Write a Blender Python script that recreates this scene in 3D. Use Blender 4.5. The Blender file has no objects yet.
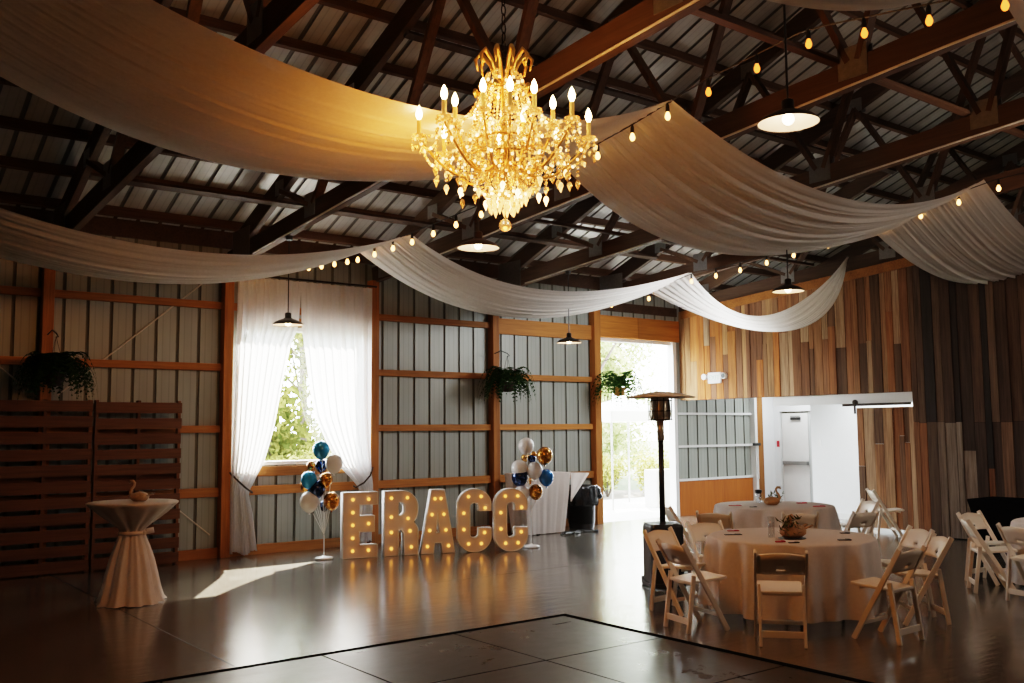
import bpy, math, random
from mathutils import Vector, Matrix
R = random.Random(7)
PI = math.pi
scene = bpy.context.scene
COL = scene.collection

# ------------------------------------------------------------------ materials
def new_mat(name):
    m = bpy.data.materials.new(name); m.use_nodes = True
    nt = m.node_tree; nt.nodes.clear()
    out = nt.nodes.new('ShaderNodeOutputMaterial')
    return m, nt, out
def nd(nt, t, **kw):
    n = nt.nodes.new(t)
    for k, v in kw.items():
        if k.startswith('i_'): n.inputs[k[2:].replace('_', ' ')].default_value = v
        else: setattr(n, k, v)
    return n
def c4(c): return (c[0], c[1], c[2], 1)
def mapped_noise(nt, scale=(1, 1, 1), nscale=5, detail=4, rough=.6, coord='Object'):
    tc = nd(nt, 'ShaderNodeTexCoord'); mp = nd(nt, 'ShaderNodeMapping'); mp.inputs['Scale'].default_value = scale
    nt.links.new(tc.outputs[coord], mp.inputs['Vector'])
    n = nd(nt, 'ShaderNodeTexNoise'); n.inputs['Scale'].default_value = nscale; n.inputs['Detail'].default_value = detail; n.inputs['Roughness'].default_value = rough
    nt.links.new(mp.outputs['Vector'], n.inputs['Vector'])
    return n
def ramp(nt, src, stops):
    r = nd(nt, 'ShaderNodeValToRGB'); e = r.color_ramp.elements
    while len(e) < len(stops): e.new(.5)
    for el, (p, c) in zip(e, stops): el.position = p; el.color = c4(c)
    nt.links.new(src, r.inputs['Fac']); return r
def principled(name, color, rough=.5, metal=0., noise=None, bump=0., nscale=(1, 1, 1), nsc=6, dark=.75, spec=None, emit=None, estr=0, coat=0, trans=0, alpha=1):
    m, nt, out = new_mat(name)
    b = nd(nt, 'ShaderNodeBsdfPrincipled'); nt.links.new(b.outputs[0], out.inputs[0])
    b.inputs['Roughness'].default_value = rough; b.inputs['Metallic'].default_value = metal
    b.inputs['Coat Weight'].default_value = coat; b.inputs['Transmission Weight'].default_value = trans; b.inputs['Alpha'].default_value = alpha
    if spec is not None: b.inputs['Specular IOR Level'].default_value = spec
    n = mapped_noise(nt, nscale, nsc)
    r = ramp(nt, n.outputs['Fac'], [(.3, tuple(x * dark for x in color)), (.7, color)])
    nt.links.new(r.outputs[0], b.inputs['Base Color'])
    if emit: b.inputs['Emission Color'].default_value = c4(emit); b.inputs['Emission Strength'].default_value = estr
    if bump:
        bp = nd(nt, 'ShaderNodeBump'); bp.inputs['Strength'].default_value = bump; bp.inputs['Distance'].default_value = .02
        nt.links.new(n.outputs['Fac'], bp.inputs['Height']); nt.links.new(bp.outputs[0], b.inputs['Normal'])
    return m
def wood(name, base, dark, axis='Z', rough=.65, vary=.35, use_attr=False):
    m, nt, out = new_mat(name)
    b = nd(nt, 'ShaderNodeBsdfPrincipled'); nt.links.new(b.outputs[0], out.inputs[0]); b.inputs['Roughness'].default_value = rough
    b.inputs['Specular IOR Level'].default_value = .3
    s = {'X': (.7, 14, 14), 'Y': (14, .7, 14), 'Z': (14, 14, .7)}[axis]
    n = mapped_noise(nt, s, 2.2, 6, .65)
    n2 = mapped_noise(nt, tuple(x * .25 for x in s), 1.6, 3, .5)
    mul = nd(nt, 'ShaderNodeMath', operation='MULTIPLY'); nt.links.new(n.outputs['Fac'], mul.inputs[0]); mul.inputs[1].default_value = .6
    add = nd(nt, 'ShaderNodeMath', operation='MULTIPLY_ADD'); nt.links.new(n2.outputs['Fac'], add.inputs[0]); add.inputs[1].default_value = .4; nt.links.new(mul.outputs[0], add.inputs[2])
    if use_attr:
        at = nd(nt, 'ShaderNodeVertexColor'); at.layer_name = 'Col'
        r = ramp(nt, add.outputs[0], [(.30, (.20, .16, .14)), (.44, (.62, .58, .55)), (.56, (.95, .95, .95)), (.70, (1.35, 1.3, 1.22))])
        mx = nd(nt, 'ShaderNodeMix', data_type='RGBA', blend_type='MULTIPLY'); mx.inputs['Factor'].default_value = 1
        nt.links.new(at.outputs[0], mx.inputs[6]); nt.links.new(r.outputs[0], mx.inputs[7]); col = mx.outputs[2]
    else:
        r = ramp(nt, add.outputs[0], [(.32, dark), (.62, base)])
        oi = nd(nt, 'ShaderNodeObjectInfo')
        hs = nd(nt, 'ShaderNodeHueSaturation')
        mr = nd(nt, 'ShaderNodeMapRange'); mr.inputs['To Min'].default_value = 1 - vary; mr.inputs['To Max'].default_value = 1 + vary * .6
        nt.links.new(oi.outputs['Random'], mr.inputs['Value']); nt.links.new(mr.outputs[0], hs.inputs['Value'])
        nt.links.new(r.outputs[0], hs.inputs['Color']); col = hs.outputs[0]
    nt.links.new(col, b.inputs['Base Color'])
    bp = nd(nt, 'ShaderNodeBump'); bp.inputs['Strength'].default_value = .35; bp.inputs['Distance'].default_value = .006
    nt.links.new(add.outputs[0], bp.inputs['Height']); nt.links.new(bp.outputs[0], b.inputs['Normal'])
    return m
def cloth(name, color, transl=.35, clear=0., rough=.9, nscale=30):
    m, nt, out = new_mat(name)
    d = nd(nt, 'ShaderNodeBsdfDiffuse'); t = nd(nt, 'ShaderNodeBsdfTranslucent')
    n = mapped_noise(nt, (1, 1, 1), nscale, 3)
    r = ramp(nt, n.outputs['Fac'], [(.3, tuple(x * .93 for x in color)), (.7, color)])
    nt.links.new(r.outputs[0], d.inputs['Color']); nt.links.new(r.outputs[0], t.inputs['Color'])
    mx = nd(nt, 'ShaderNodeMixShader'); mx.inputs[0].default_value = transl
    nt.links.new(d.outputs[0], mx.inputs[1]); nt.links.new(t.outputs[0], mx.inputs[2])
    last = mx
    if clear:
        tr = nd(nt, 'ShaderNodeBsdfTransparent'); m2 = nd(nt, 'ShaderNodeMixShader'); m2.inputs[0].default_value = clear
        nt.links.new(mx.outputs[0], m2.inputs[1]); nt.links.new(tr.outputs[0], m2.inputs[2]); last = m2
    nt.links.new(last.outputs[0], out.inputs[0]); return m
def emission(name, color, strength):
    m, nt, out = new_mat(name)
    e = nd(nt, 'ShaderNodeEmission'); e.inputs[0].default_value = c4(color); e.inputs[1].default_value = strength
    nt.links.new(e.outputs[0], out.inputs[0]); return m
def glass_mat(name, tint=(1, 1, 1), refl=.08):
    m, nt, out = new_mat(name)
    tr = nd(nt, 'ShaderNodeBsdfTransparent'); tr.inputs[0].default_value = c4(tint)
    g = nd(nt, 'ShaderNodeBsdfGlossy'); g.inputs['Roughness'].default_value = .03
    mx = nd(nt, 'ShaderNodeMixShader'); mx.inputs[0].default_value = refl
    nt.links.new(tr.outputs[0], mx.inputs[1]); nt.links.new(g.outputs[0], mx.inputs[2]); nt.links.new(mx.outputs[0], out.inputs[0]); return m
def siding_mat(name, color, rough=.45):
    m, nt, out = new_mat(name)
    b = nd(nt, 'ShaderNodeBsdfPrincipled'); nt.links.new(b.outputs[0], out.inputs[0]); b.inputs['Roughness'].default_value = rough; b.inputs['Metallic'].default_value = .15
    n = mapped_noise(nt, (3, 3, .4), 2, 4)
    r = ramp(nt, n.outputs['Fac'], [(.3, tuple(x * .86 for x in color)), (.7, color)])
    sx = nd(nt, 'ShaderNodeSeparateXYZ'); tc = nd(nt, 'ShaderNodeTexCoord'); nt.links.new(tc.outputs['Object'], sx.inputs[0])
    mu = nd(nt, 'ShaderNodeMath', operation='MULTIPLY_ADD'); mu.inputs[1].default_value = 2 * PI / .1017; mu.inputs[2].default_value = .9; nt.links.new(sx.outputs['X'], mu.inputs[0])
    cs = nd(nt, 'ShaderNodeMath', operation='COSINE'); nt.links.new(mu.outputs[0], cs.inputs[0])
    r2 = ramp(nt, cs.outputs[0], [(.80, (1, 1, 1)), (.95, (.84, .84, .84))])
    mx = nd(nt, 'ShaderNodeMix', data_type='RGBA', blend_type='MULTIPLY'); mx.inputs['Factor'].default_value = 1
    nt.links.new(r.outputs[0], mx.inputs[6]); nt.links.new(r2.outputs[0], mx.inputs[7]); nt.links.new(mx.outputs[2], b.inputs['Base Color'])
    return m
def foliage_mat(name, a, bcol):
    m, nt, out = new_mat(name)
    d = nd(nt, 'ShaderNodeBsdfDiffuse'); t = nd(nt, 'ShaderNodeBsdfTranslucent')
    g = nd(nt, 'ShaderNodeNewGeometry')
    r = ramp(nt, g.outputs['Random Per Island'], [(0, a), (1, bcol)])
    nt.links.new(r.outputs[0], d.inputs[0]); nt.links.new(r.outputs[0], t.inputs[0])
    mx = nd(nt, 'ShaderNodeMixShader'); mx.inputs[0].default_value = .4
    nt.links.new(d.outputs[0], mx.inputs[1]); nt.links.new(t.outputs[0], mx.inputs[2]); nt.links.new(mx.outputs[0], out.inputs[0]); return m
def floor_mat(name, base, dark, rough=.2, ior=1.65, coat=.4, bump=.13):
    m, nt, out = new_mat(name)
    b = nd(nt, 'ShaderNodeBsdfPrincipled'); nt.links.new(b.outputs[0], out.inputs[0])
    n = mapped_noise(nt, (1, 1, 1), .9, 8, .65); n2 = mapped_noise(nt, (1, 1, 1), 7, 6, .7)
    mul = nd(nt, 'ShaderNodeMath', operation='MULTIPLY_ADD'); nt.links.new(n2.outputs[0], mul.inputs[0]); mul.inputs[1].default_value = .4
    m6 = nd(nt, 'ShaderNodeMath', operation='MULTIPLY'); nt.links.new(n.outputs[0], m6.inputs[0]); m6.inputs[1].default_value = .6; nt.links.new(m6.outputs[0], mul.inputs[2])
    r = ramp(nt, mul.outputs[0], [(.35, dark), (.65, base)]); nt.links.new(r.outputs[0], b.inputs['Base Color'])
    mr = nd(nt, 'ShaderNodeMapRange'); mr.inputs['From Min'].default_value = .3; mr.inputs['From Max'].default_value = .7
    mr.inputs['To Min'].default_value = rough * .8; mr.inputs['To Max'].default_value = rough * 1.25
    nt.links.new(mul.outputs[0], mr.inputs['Value']); nt.links.new(mr.outputs[0], b.inputs['Roughness'])
    b.inputs['IOR'].default_value = ior
    b.inputs['Coat Weight'].default_value = coat; b.inputs['Coat Roughness'].default_value = .16
    n3 = mapped_noise(nt, (1, 1, 1), 3.5, 3, .5)
    bp = nd(nt, 'ShaderNodeBump'); bp.inputs['Strength'].default_value = bump; bp.inputs['Distance'].default_value = .02
    nt.links.new(n3.outputs[0], bp.inputs['Height'])
    tc = nd(nt, 'ShaderNodeTexCoord'); mp = nd(nt, 'ShaderNodeMapping'); mp.inputs['Rotation'].default_value = (0, 0, .6565); mp.inputs['Scale'].default_value = (1.6, 9, 1)
    nt.links.new(tc.outputs['Object'], mp.inputs['Vector'])
    n4 = nd(nt, 'ShaderNodeTexNoise'); n4.inputs['Scale'].default_value = 1.5; n4.inputs['Detail'].default_value = 5; nt.links.new(mp.outputs[0], n4.inputs['Vector'])
    bp2 = nd(nt, 'ShaderNodeBump'); bp2.inputs['Strength'].default_value = bump * 2.2; bp2.inputs['Distance'].default_value = .012
    nt.links.new(n4.outputs[0], bp2.inputs['Height']); nt.links.new(bp.outputs[0], bp2.inputs['Normal'])
    nt.links.new(bp2.outputs[0], b.inputs['Normal'])
    return m

M = {}
M['floor'] = floor_mat('polished_concrete', (.105, .092, .070), (.058, .050, .037), .19)
M['dance'] = floor_mat('dark_panel', (.034, .032, .027), (.020, .018, .015), .30, 1.4, .0, .03)
M['trim_black'] = cloth('trim_black', (.006, .006, .006), 0)
M['black'] = principled('black_plastic', (.012, .012, .012), .45)
M['blackcloth'] = cloth('black_stretch_cloth', (.008, .008, .009), .05)
M['siding'] = siding_mat('metal_siding', (.33, .35, .31))
M['siding_groove'] = siding_mat('metal_siding_groove', (.16, .16, .13), .6)  # darker copy of the siding: groove shade put into the colour
M['roof'] = siding_mat('roof_metal', (.50, .49, .45), .32)
M['roof_rib'] = siding_mat('roof_rib', (.17, .16, .14), .5)  # recess shade of the roof ribs put into a darker colour
M['post'] = wood('post_wood', (.44, .165, .038), (.21, .07, .016), 'Z')
M['girt'] = wood('girt_wood', (.46, .18, .042), (.24, .085, .020), 'X')
M['purlin'] = wood('purlin_wood', (.14, .075, .042), (.07, .033, .016), 'X')
M['truss'] = wood('truss_wood', (.105, .060, .036), (.050, .028, .017), 'Y')
M['web'] = wood('web_wood', (.14, .078, .045), (.065, .035, .020), 'Z')
M['gusset'] = principled('galvanised_plate', (.30, .30, .29), .4, .7, nsc=20)
M['header'] = wood('header_wood', (.52, .19, .038), (.27, .085, .016), 'X')
M['plywood'] = wood('plywood', (.44, .125, .02), (.30, .075, .012), 'Z', vary=0)
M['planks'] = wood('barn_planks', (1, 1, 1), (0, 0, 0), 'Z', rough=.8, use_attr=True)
M['pallet'] = wood('pallet_wood', (.21, .085, .034), (.105, .04, .016), 'X')
M['white'] = principled('white_paint', (.80, .80, .78), .5, dark=.95)
M['drywall'] = principled('drywall', (.85, .87, .88), .7, dark=.97)
M['resin'] = principled('white_resin', (.88, .78, .66), .45, dark=.95)
M['drape'] = cloth('sheer_drape', (.95, .92, .88), .50, .16)
M['drape_thick'] = cloth('sheer_drape_dense', (.97, .93, .88), .42, .03)
M['curtain'] = cloth('sheer_curtain', (.92, .92, .92), .42, .05)
M['linen'] = cloth('table_linen', (.88, .80, .75), .25)
M['linen_pink'] = cloth('cocktail_linen', (.82, .74, .68), .3)
M['rope'] = principled('dark_rope', (.05, .035, .025), .9)
M['chrome'] = principled('burner_metal', (.55, .47, .36), .3, 1.)
M['dish'] = principled('dish_metal', (.92, .85, .78), .5, .0)
M['gold'] = principled('gold_metal', (.62, .32, .08), .28, 1., emit=(1, .42, .08), estr=.05)  # faint emission paints bulb light onto the metal
M['candle'] = principled('gold_candle_sleeve', (.85, .50, .14), .4, .3, emit=(1, .42, .08), estr=.22)  # sleeve is no lamp; emission stands in for light from the flame
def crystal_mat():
    m, nt, out = new_mat('amber_crystal_glow')
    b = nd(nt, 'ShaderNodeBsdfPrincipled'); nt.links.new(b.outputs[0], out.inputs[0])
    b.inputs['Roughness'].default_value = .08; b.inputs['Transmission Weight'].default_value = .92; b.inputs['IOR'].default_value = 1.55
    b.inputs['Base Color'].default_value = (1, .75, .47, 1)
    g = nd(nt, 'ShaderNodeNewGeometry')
    r = ramp(nt, g.outputs['Random Per Island'], [(0, (.01, .003, .0005)), (.45, (.10, .03, .005)), (.75, (.34, .13, .03)), (.93, (.9, .45, .15)), (1, (3, 1.8, .8))])  # per-crystal emission stands in for sparkle caught from the bulbs
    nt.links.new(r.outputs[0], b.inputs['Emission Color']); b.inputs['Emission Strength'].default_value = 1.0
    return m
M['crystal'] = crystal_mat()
M['flame'] = emission('flame_bulb', (1, .62, .25), 45)
M['bulb'] = emission('warm_bulb', (1, .42, .10), 8)
M['bulb_amber'] = emission('amber_bulb', (1, .20, .02), 2.6)
M['marquee'] = emission('marquee_bulb', (1, .34, .05), 1.9)
M['pend_bulb'] = emission('pendant_bulb', (1, .72, .45), 14)
M['pend_in'] = principled('pendant_enamel', (.85, .78, .68), .35, dark=.97)
M['bronze'] = principled('dark_bronze', (.03, .02, .015), .4, .6)
M['letter'] = principled('letter_face', (.70, .60, .57), .6, dark=.94)
M['letter_rim'] = principled('letter_rim', (.82, .80, .78), .4, dark=.97)
M['b_sky'] = principled('balloon_light_blue', (.02, .36, .78), .18, .3, coat=.6)
M['b_navy'] = principled('balloon_navy', (.008, .035, .13), .14, .65, coat=.6)
M['b_blue'] = principled('balloon_blue', (.012, .20, .62), .18, .35, coat=.6)
M['b_gold'] = principled('balloon_gold', (.62, .25, .03), .18, .75, coat=.6)
M['b_white'] = principled('balloon_white', (.80, .78, .76), .22, coat=.5, dark=.97)
M['fern'] = foliage_mat('fern_green', (.012, .028, .010), (.035, .07, .02))
M['fern_lit'] = foliage_mat('fern_green_lit', (.008, .022, .006), (.035, .07, .015))
M['tree_a'] = foliage_mat('tree_green', (.20, .25, .09), (.50, .52, .26))
M['tree_w'] = foliage_mat('tree_olive', (.05, .07, .015), (.22, .22, .06))
M['tree_b'] = foliage_mat('tree_dark_green', (.12, .18, .07), (.32, .38, .18))
M['shrub'] = foliage_mat('shrub_yellow', (.20, .21, .05), (.42, .39, .13))
M['bark'] = wood('bark', (.12, .09, .07), (.05, .04, .03), 'Z')
M['terra'] = principled('terracotta', (.60, .28, .06), .7)
M['coco'] = principled('basket_dark', (.035, .02, .012), .9)
M['gourd'] = principled('gourd_tan', (.52, .27, .10), .55, nsc=14, dark=.55)
M['gourd_pale'] = principled('gourd_pale', (.50, .36, .22), .6, nsc=25, dark=.6)
M['green'] = foliage_mat('succulent_green', (.05, .055, .02), (.14, .13, .05))
M['red'] = principled('red_paper', (.60, .02, .03), .6)
M['concrete'] = principled('outdoor_concrete', (.58, .57, .54), .85, nsc=3, dark=.88)
M['grass'] = principled('lawn', (.05, .075, .02), .95, nsc=8, dark=.6)
M['mulch'] = principled('mulch', (.09, .075, .055), .95, nsc=20, dark=.6)
M['canvas'] = cloth('canopy_canvas', (.92, .91, .88), .3)
M['stone'] = principled('pale_stone', (.60, .58, .56), .85, nsc=9, dark=.8)
M['glass'] = glass_mat('window_glass')
M['jar'] = glass_mat('clear_glass', (.93, .95, .97), .16)
M['bag'] = principled('bin_bag', (.012, .013, .015), .25, bump=.5, nsc=9)
M['bin'] = principled('bin_plastic', (.02, .02, .022), .4)
M['cord'] = principled('white_cord', (.75, .68, .58), .6)
M['doorgrey'] = principled('door_shade', (.52, .54, .53), .6, dark=.97)
M['steel'] = principled('steel', (.35, .35, .34), .35, .9)
M['exit_face'] = principled('exit_face', (.85, .86, .85), .4, dark=.98)
M['exit_green'] = principled('exit_pale_green', (.62, .82, .74), .5)

# ------------------------------------------------------------------ mesh builder
def frame_z(d, up=Vector((0, 0, 1))):
    z = d.normalized()
    if abs(z.dot(up)) > .995: up = Vector((0, 1, 0))
    x = up.cross(z).normalized(); y = z.cross(x)
    return x, y, z
class MB:
    def __init__(s): s.v = []; s.f = []; s.mi = []; s.col = []
    def add(s, vs, fs, mi=0, col=None):
        o = len(s.v); s.v += [tuple(p) for p in vs]
        for f in fs: s.f.append(tuple(i + o for i in f)); s.mi.append(mi); s.col.append(col)
        return s
    def box(s, c, d, rotz=0, mi=0, col=None, mat=None):
        x, y, z = d[0] / 2, d[1] / 2, d[2] / 2
        vs = [Vector((a * x, b * y, e * z)) for e in (-1, 1) for b in (-1, 1) for a in (-1, 1)]
        if mat is not None: vs = [mat @ p for p in vs]
        elif rotz: vs = [Matrix.Rotation(rotz, 3, 'Z') @ p for p in vs]
        vs = [p + Vector(c) for p in vs]
        return s.add(vs, [(0, 2, 3, 1), (4, 5, 7, 6), (0, 1, 5, 4), (2, 6, 7, 3), (0, 4, 6, 2), (1, 3, 7, 5)], mi, col)
    def bx(s, lo, hi, mi=0, col=None):
        return s.box([(a + b) / 2 for a, b in zip(lo, hi)], [b - a for a, b in zip(lo, hi)], 0, mi, col)
    def beam(s, a, b, w, h, up=(0, 0, 1), mi=0):
        a, b = Vector(a), Vector(b); x, y, z = frame_z(b - a, Vector(up))
        vs = [p + x * sx * w / 2 + y * sy * h / 2 for p in (a, b) for sy in (-1, 1) for sx in (-1, 1)]
        return s.add(vs, [(0, 2, 3, 1), (4, 5, 7, 6), (0, 1, 5, 4), (2, 6, 7, 3), (0, 4, 6, 2), (1, 3, 7, 5)], mi)
    def tube(s, pts, r, n=8, mi=0, cap=True):
        pts = [Vector(p) for p in pts]; rs = r if isinstance(r, (list, tuple)) else [r] * len(pts)
        vs = []; fs = []
        x = None
        for i, p in enumerate(pts):
            d = pts[min(i + 1, len(pts) - 1)] - pts[max(i - 1, 0)]
            if d.length < 1e-9: d = Vector((0, 0, 1))
            d.normalize()
            if x is None: x = frame_z(d)[0]
            x = (x - d * x.dot(d)).normalized(); y = d.cross(x)
            for k in range(n):
                a = 2 * PI * k / n; vs.append(p + (x * math.cos(a) + y * math.sin(a)) * rs[i])
        for i in range(len(pts) - 1):
            for k in range(n):
                k2 = (k + 1) % n; fs.append((i * n + k, i * n + k2, (i + 1) * n + k2, (i + 1) * n + k))
        if cap: fs.append(tuple(range(n - 1, -1, -1))); fs.append(tuple((len(pts) - 1) * n + k for k in range(n)))
        return s.add(vs, fs, mi)
    def lathe(s, prof, n=24, c=(0, 0, 0), mi=0, fn=None, capb=True, capt=True):
        vs = []; fs = []; c = Vector(c)
        for j, (r, z) in enumerate(prof):
            for k in range(n):
                a = 2 * PI * k / n; rr = fn(r, z, a, j) if fn else r
                vs.append(c + Vector((rr * math.cos(a), rr * math.sin(a), z)))
        for j in range(len(prof) - 1):
            for k in range(n):
                k2 = (k + 1) % n; fs.append((j * n + k, j * n + k2, (j + 1) * n + k2, (j + 1) * n + k))
        if capb and prof[0][0] > 1e-6: fs.append(tuple(range(n - 1, -1, -1)))
        if capt and prof[-1][0] > 1e-6: fs.append(tuple((len(prof) - 1) * n + k for k in range(n)))
        return s.add(vs, fs, mi)
    def ball(s, c, r, n=10, m=7, mi=0, sz=(1, 1, 1)):
        prof = [(max(1e-4, r * math.sin(PI * j / m)), -r * math.cos(PI * j / m) * sz[2]) for j in range(m + 1)]
        return s.lathe(prof, n, c, mi)
    def grid(s, fn, nu, nv, mi=0):
        vs = [fn(i / nu, j / nv) for j in range(nv + 1) for i in range(nu + 1)]
        fs = [(j * (nu + 1) + i, j * (nu + 1) + i + 1, (j + 1) * (nu + 1) + i + 1, (j + 1) * (nu + 1) + i) for j in range(nv) for i in range(nu)]
        return s.add(vs, fs, mi)
    def build(s, name, mats, parent=None, smooth=False, bevel=0, solid=0, loc=None):
        me = bpy.data.meshes.new(name); me.from_pydata(s.v, [], s.f)
        if not isinstance(mats, (list, tuple)): mats = [mats]
        for m in mats: me.materials.append(m)
        me.polygons.foreach_set('material_index', s.mi)
        if any(c is not None for c in s.col):
            ca = me.color_attributes.new('Col', 'FLOAT_COLOR', 'CORNER')
            data = []
            for p, c in zip(me.polygons, s.col):
                c = c or (1, 1, 1)
                data += [c[0], c[1], c[2], 1] * p.loop_total
            ca.data.foreach_set('color', data)
        if smooth: me.polygons.foreach_set('use_smooth', [True] * len(me.polygons))
        me.update()
        o = bpy.data.objects.new(name, me); COL.objects.link(o)
        if parent is not None: o.parent = parent
        if loc is not None: o.location = loc
        if bevel:
            b = o.modifiers.new('bevel', 'BEVEL'); b.width = bevel; b.segments = 2; b.limit_method = 'ANGLE'
        if solid:
            b = o.modifiers.new('solid', 'SOLIDIFY'); b.thickness = solid; b.offset = 0
        return o
def tag(o, label, cat, group=None, kind=None):
    o['label'] = label; o['category'] = cat
    if group: o['group'] = group
    if kind: o['kind'] = kind
    return o
def struct(o): o['kind'] = 'structure'; return o
def thing(name, label, cat, loc=(0, 0, 0), rotz=0, group=None):
    o = bpy.data.objects.new(name, None); COL.objects.link(o); o.empty_display_size = .1
    o.location = loc; o.rotation_euler = (0, 0, rotz)
    return tag(o, label, cat, group)
def kids(o): return [c for c in bpy.data.objects if c.parent is o]
def dup(root, label, loc, rotz=0, group=None, scale=None):
    r = root.copy(); COL.objects.link(r); r.location = loc; r.rotation_euler = (0, 0, rotz); r['label'] = label
    if group: r['group'] = group
    if scale: r.scale = (scale,) * 3
    for ch in kids(root):
        c = ch.copy(); COL.objects.link(c); c.parent = r
        for g in kids(ch):
            d = g.copy(); COL.objects.link(d); d.parent = c
    return r
def lerp(a, b, t): return a + (b - a) * t
def interp(x, tab):
    if x <= tab[0][0]: return tab[0][1]
    for (x0, y0), (x1, y1) in zip(tab[:-1], tab[1:]):
        if x <= x1: return lerp(y0, y1, (x - x0) / (x1 - x0))
    return tab[-1][1]

# ------------------------------------------------------------------ camera (1024x683)
f_px, pitch, yaw, roll = 960.58, .0915, .6565, -.0088
Fv = Vector((math.sin(yaw) * math.cos(pitch), math.cos(yaw) * math.cos(pitch), math.sin(pitch)))
Rv = Vector((math.cos(yaw), -math.sin(yaw), 0)); Uv = Rv.cross(Fv)
R2 = Rv * math.cos(roll) + Uv * math.sin(roll); U2 = Uv * math.cos(roll) - Rv * math.sin(roll)
cd = bpy.data.cameras.new('camera'); cam = bpy.data.objects.new('camera', cd); COL.objects.link(cam)
mw = Matrix((R2, U2, -Fv)).transposed().to_4x4(); mw.translation = (0, -13.7812, 1.8)
cam.matrix_world = mw; cd.sensor_width = 36; cd.lens = f_px / 1024 * 36; cd.clip_start = .05; cd.clip_end = 300
scene.camera = cam

# ------------------------------------------------------------------ dimensions
T0, BAY = 2.8767, 2.4411
def TX(i): return T0 + BAY * i
XL, XR, YF, YRIDGE = -7.0, 24.0, -21.0, -10.5
def chord_z(y): a = min(-y, 21 + y); return 4.21 + .078 * a        # underside of the bottom chord
def top_z(y): a = min(-y, 21 + y); return 4.27 + .376 * a           # underside of the top chord
def roof_z(y): a = min(-y, 21 + y); return 4.74 + .380 * a
XP = 15.05                                                            # plank partition

# ------------------------------------------------------------------ floor, walls, roof
b = MB(); b.bx((XL, YF, -.15), (XR, 0.05, 0)); struct(b.build('floor', M['floor']))
# back wall siding with rib grooves and two openings
def siding(name, x0, x1, ztop, holes, mats, per=.305, g=.045, dep=.025, y=0.0):
    b = MB(); xs = set([x0, x1])
    k = x0
    while k < x1: xs.add(round(min(k + per - g, x1), 4)); xs.add(round(min(k + per, x1), 4)); k += per
    for h in holes: xs.add(h[0]); xs.add(h[1])
    xs = sorted(xs)
    def groove(x): return ((x - x0) % per) > (per - g) - 1e-4
    for a, c in zip(xs[:-1], xs[1:]):
        if c - a < 1e-4: continue
        m = (a + c) / 2; gr = groove(m); yy = y + dep if gr else y
        zs = [(0, ztop)]
        for h in holes:
            if h[0] - 1e-6 < m < h[1] + 1e-6:
                nz = []
                for z0, z1 in zs:
                    if h[2] > z0: nz.append((z0, h[2]))
                    if h[3] < z1: nz.append((h[3], z1))
                zs = nz
        for z0, z1 in zs:
            b.add([(a, yy, z0), (c, yy, z0), (c, yy, z1), (a, yy, z1)], [(0, 1, 2, 3)], 1 if gr else 0)
            for xx in (a, c):
                if gr: b.add([(xx, y, z0), (xx, y + dep, z0), (xx, y + dep, z1), (xx, y, z1)], [(0, 1, 2, 3)], 1)
    return struct(b.build(name, mats))
WIN = (5.47, 7.60, 1.30, 3.40); DOOR = (12.67, 14.90, 0.0, 3.58)
siding('wall_back', XL, XR, 4.72, [WIN, DOOR], [M['siding'], M['siding_groove']])
# end and front walls
def gable(name, x):
    b = MB(); b.add([(x, 0, 0), (x, YF, 0), (x, YF, roof_z(YF)), (x, YRIDGE, roof_z(YRIDGE)), (x, 0, roof_z(0))], [(0, 1, 2, 3, 4)])
    return struct(b.build(name, M['siding']))
gable('wall_left', XL); gable('wall_far_end', XR)
b = MB()
b.bx((XL, YF - .05, 0), (XR, YF, 4.74))
struct(b.build('wall_front', M['siding']))
# roof: ribbed steel panels, ribs run down the slope
b = MB(); k = XL
while k < XR:
    for (a, c, mi, dz) in ((k, k + .25, 0, 0), (k + .25, k + .305, 1, .03)):
        c = min(c, XR)
        for y0, y1 in ((.35, YRIDGE), (YRIDGE, YF - .35)):
            b.add([(a, y0, roof_z(y0) + dz), (c, y0, roof_z(y0) + dz), (c, y1, roof_z(y1) + dz), (a, y1, roof_z(y1) + dz)], [(0, 1, 2, 3)], mi)
        if mi:
            for xx in (a, c):
                for y0, y1 in ((.35, YRIDGE), (YRIDGE, YF - .35)):
                    b.add([(xx, y0, roof_z(y0)), (xx, y1, roof_z(y1)), (xx, y1, roof_z(y1) + dz), (xx, y0, roof_z(y0) + dz)], [(0, 1, 2, 3)], 1)
    # faint minor ribs
    k += .305
struct(b.build('ceiling', [M['roof'], M['roof_rib']]))
b = MB(); b.bx((XL, .0, 4.60), (XR, .34, 4.72)); struct(b.build('trim_14', M['siding']))
b = MB(); b.bx((XL, -.06, 4.52), (XR, -.001, 4.80)); struct(b.build('trim_15', M['truss']))
# base board and wall framing
b = MB(); b.bx((XL, -.045, 0), (12.55, -.001, .14)); struct(b.build('baseboard_back', M['girt']))
ORD = ['lowest', 'second', 'third', 'topmost']
POSTN = {-1: 'beyond the pallets', 0: 'behind the hanging fern and pallets', 1: 'at the cocktail-table side of the curtained window', 2: 'at the letter side of the curtained window', 3: 'behind the hanging fern above the letters', 4: 'beside the open doorway and the bin', }
for i in range(-2, 5):
    x = TX(i); w = .16 if i == 4 else .14
    if i == -2: continue
    x -= .055; b = MB(); b.bx((x - w / 2, -.16, 0), (x + w / 2, -.002, chord_z(0) + .03))
    tag(b.build('wall_post', M['post'], bevel=.006), 'square timber wall post ' + POSTN[i], 'post', 'timber wall posts')
BAYN = {-1: 'behind the fern and first pallet panel', 0: 'between the pallets and the curtained window', 1: 'under the curtained window', 2: 'between the curtained window and the letter posts', 3: 'between the fern post and the open doorway'}
GZ = [.936, 1.845, 2.745, 3.655]
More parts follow.
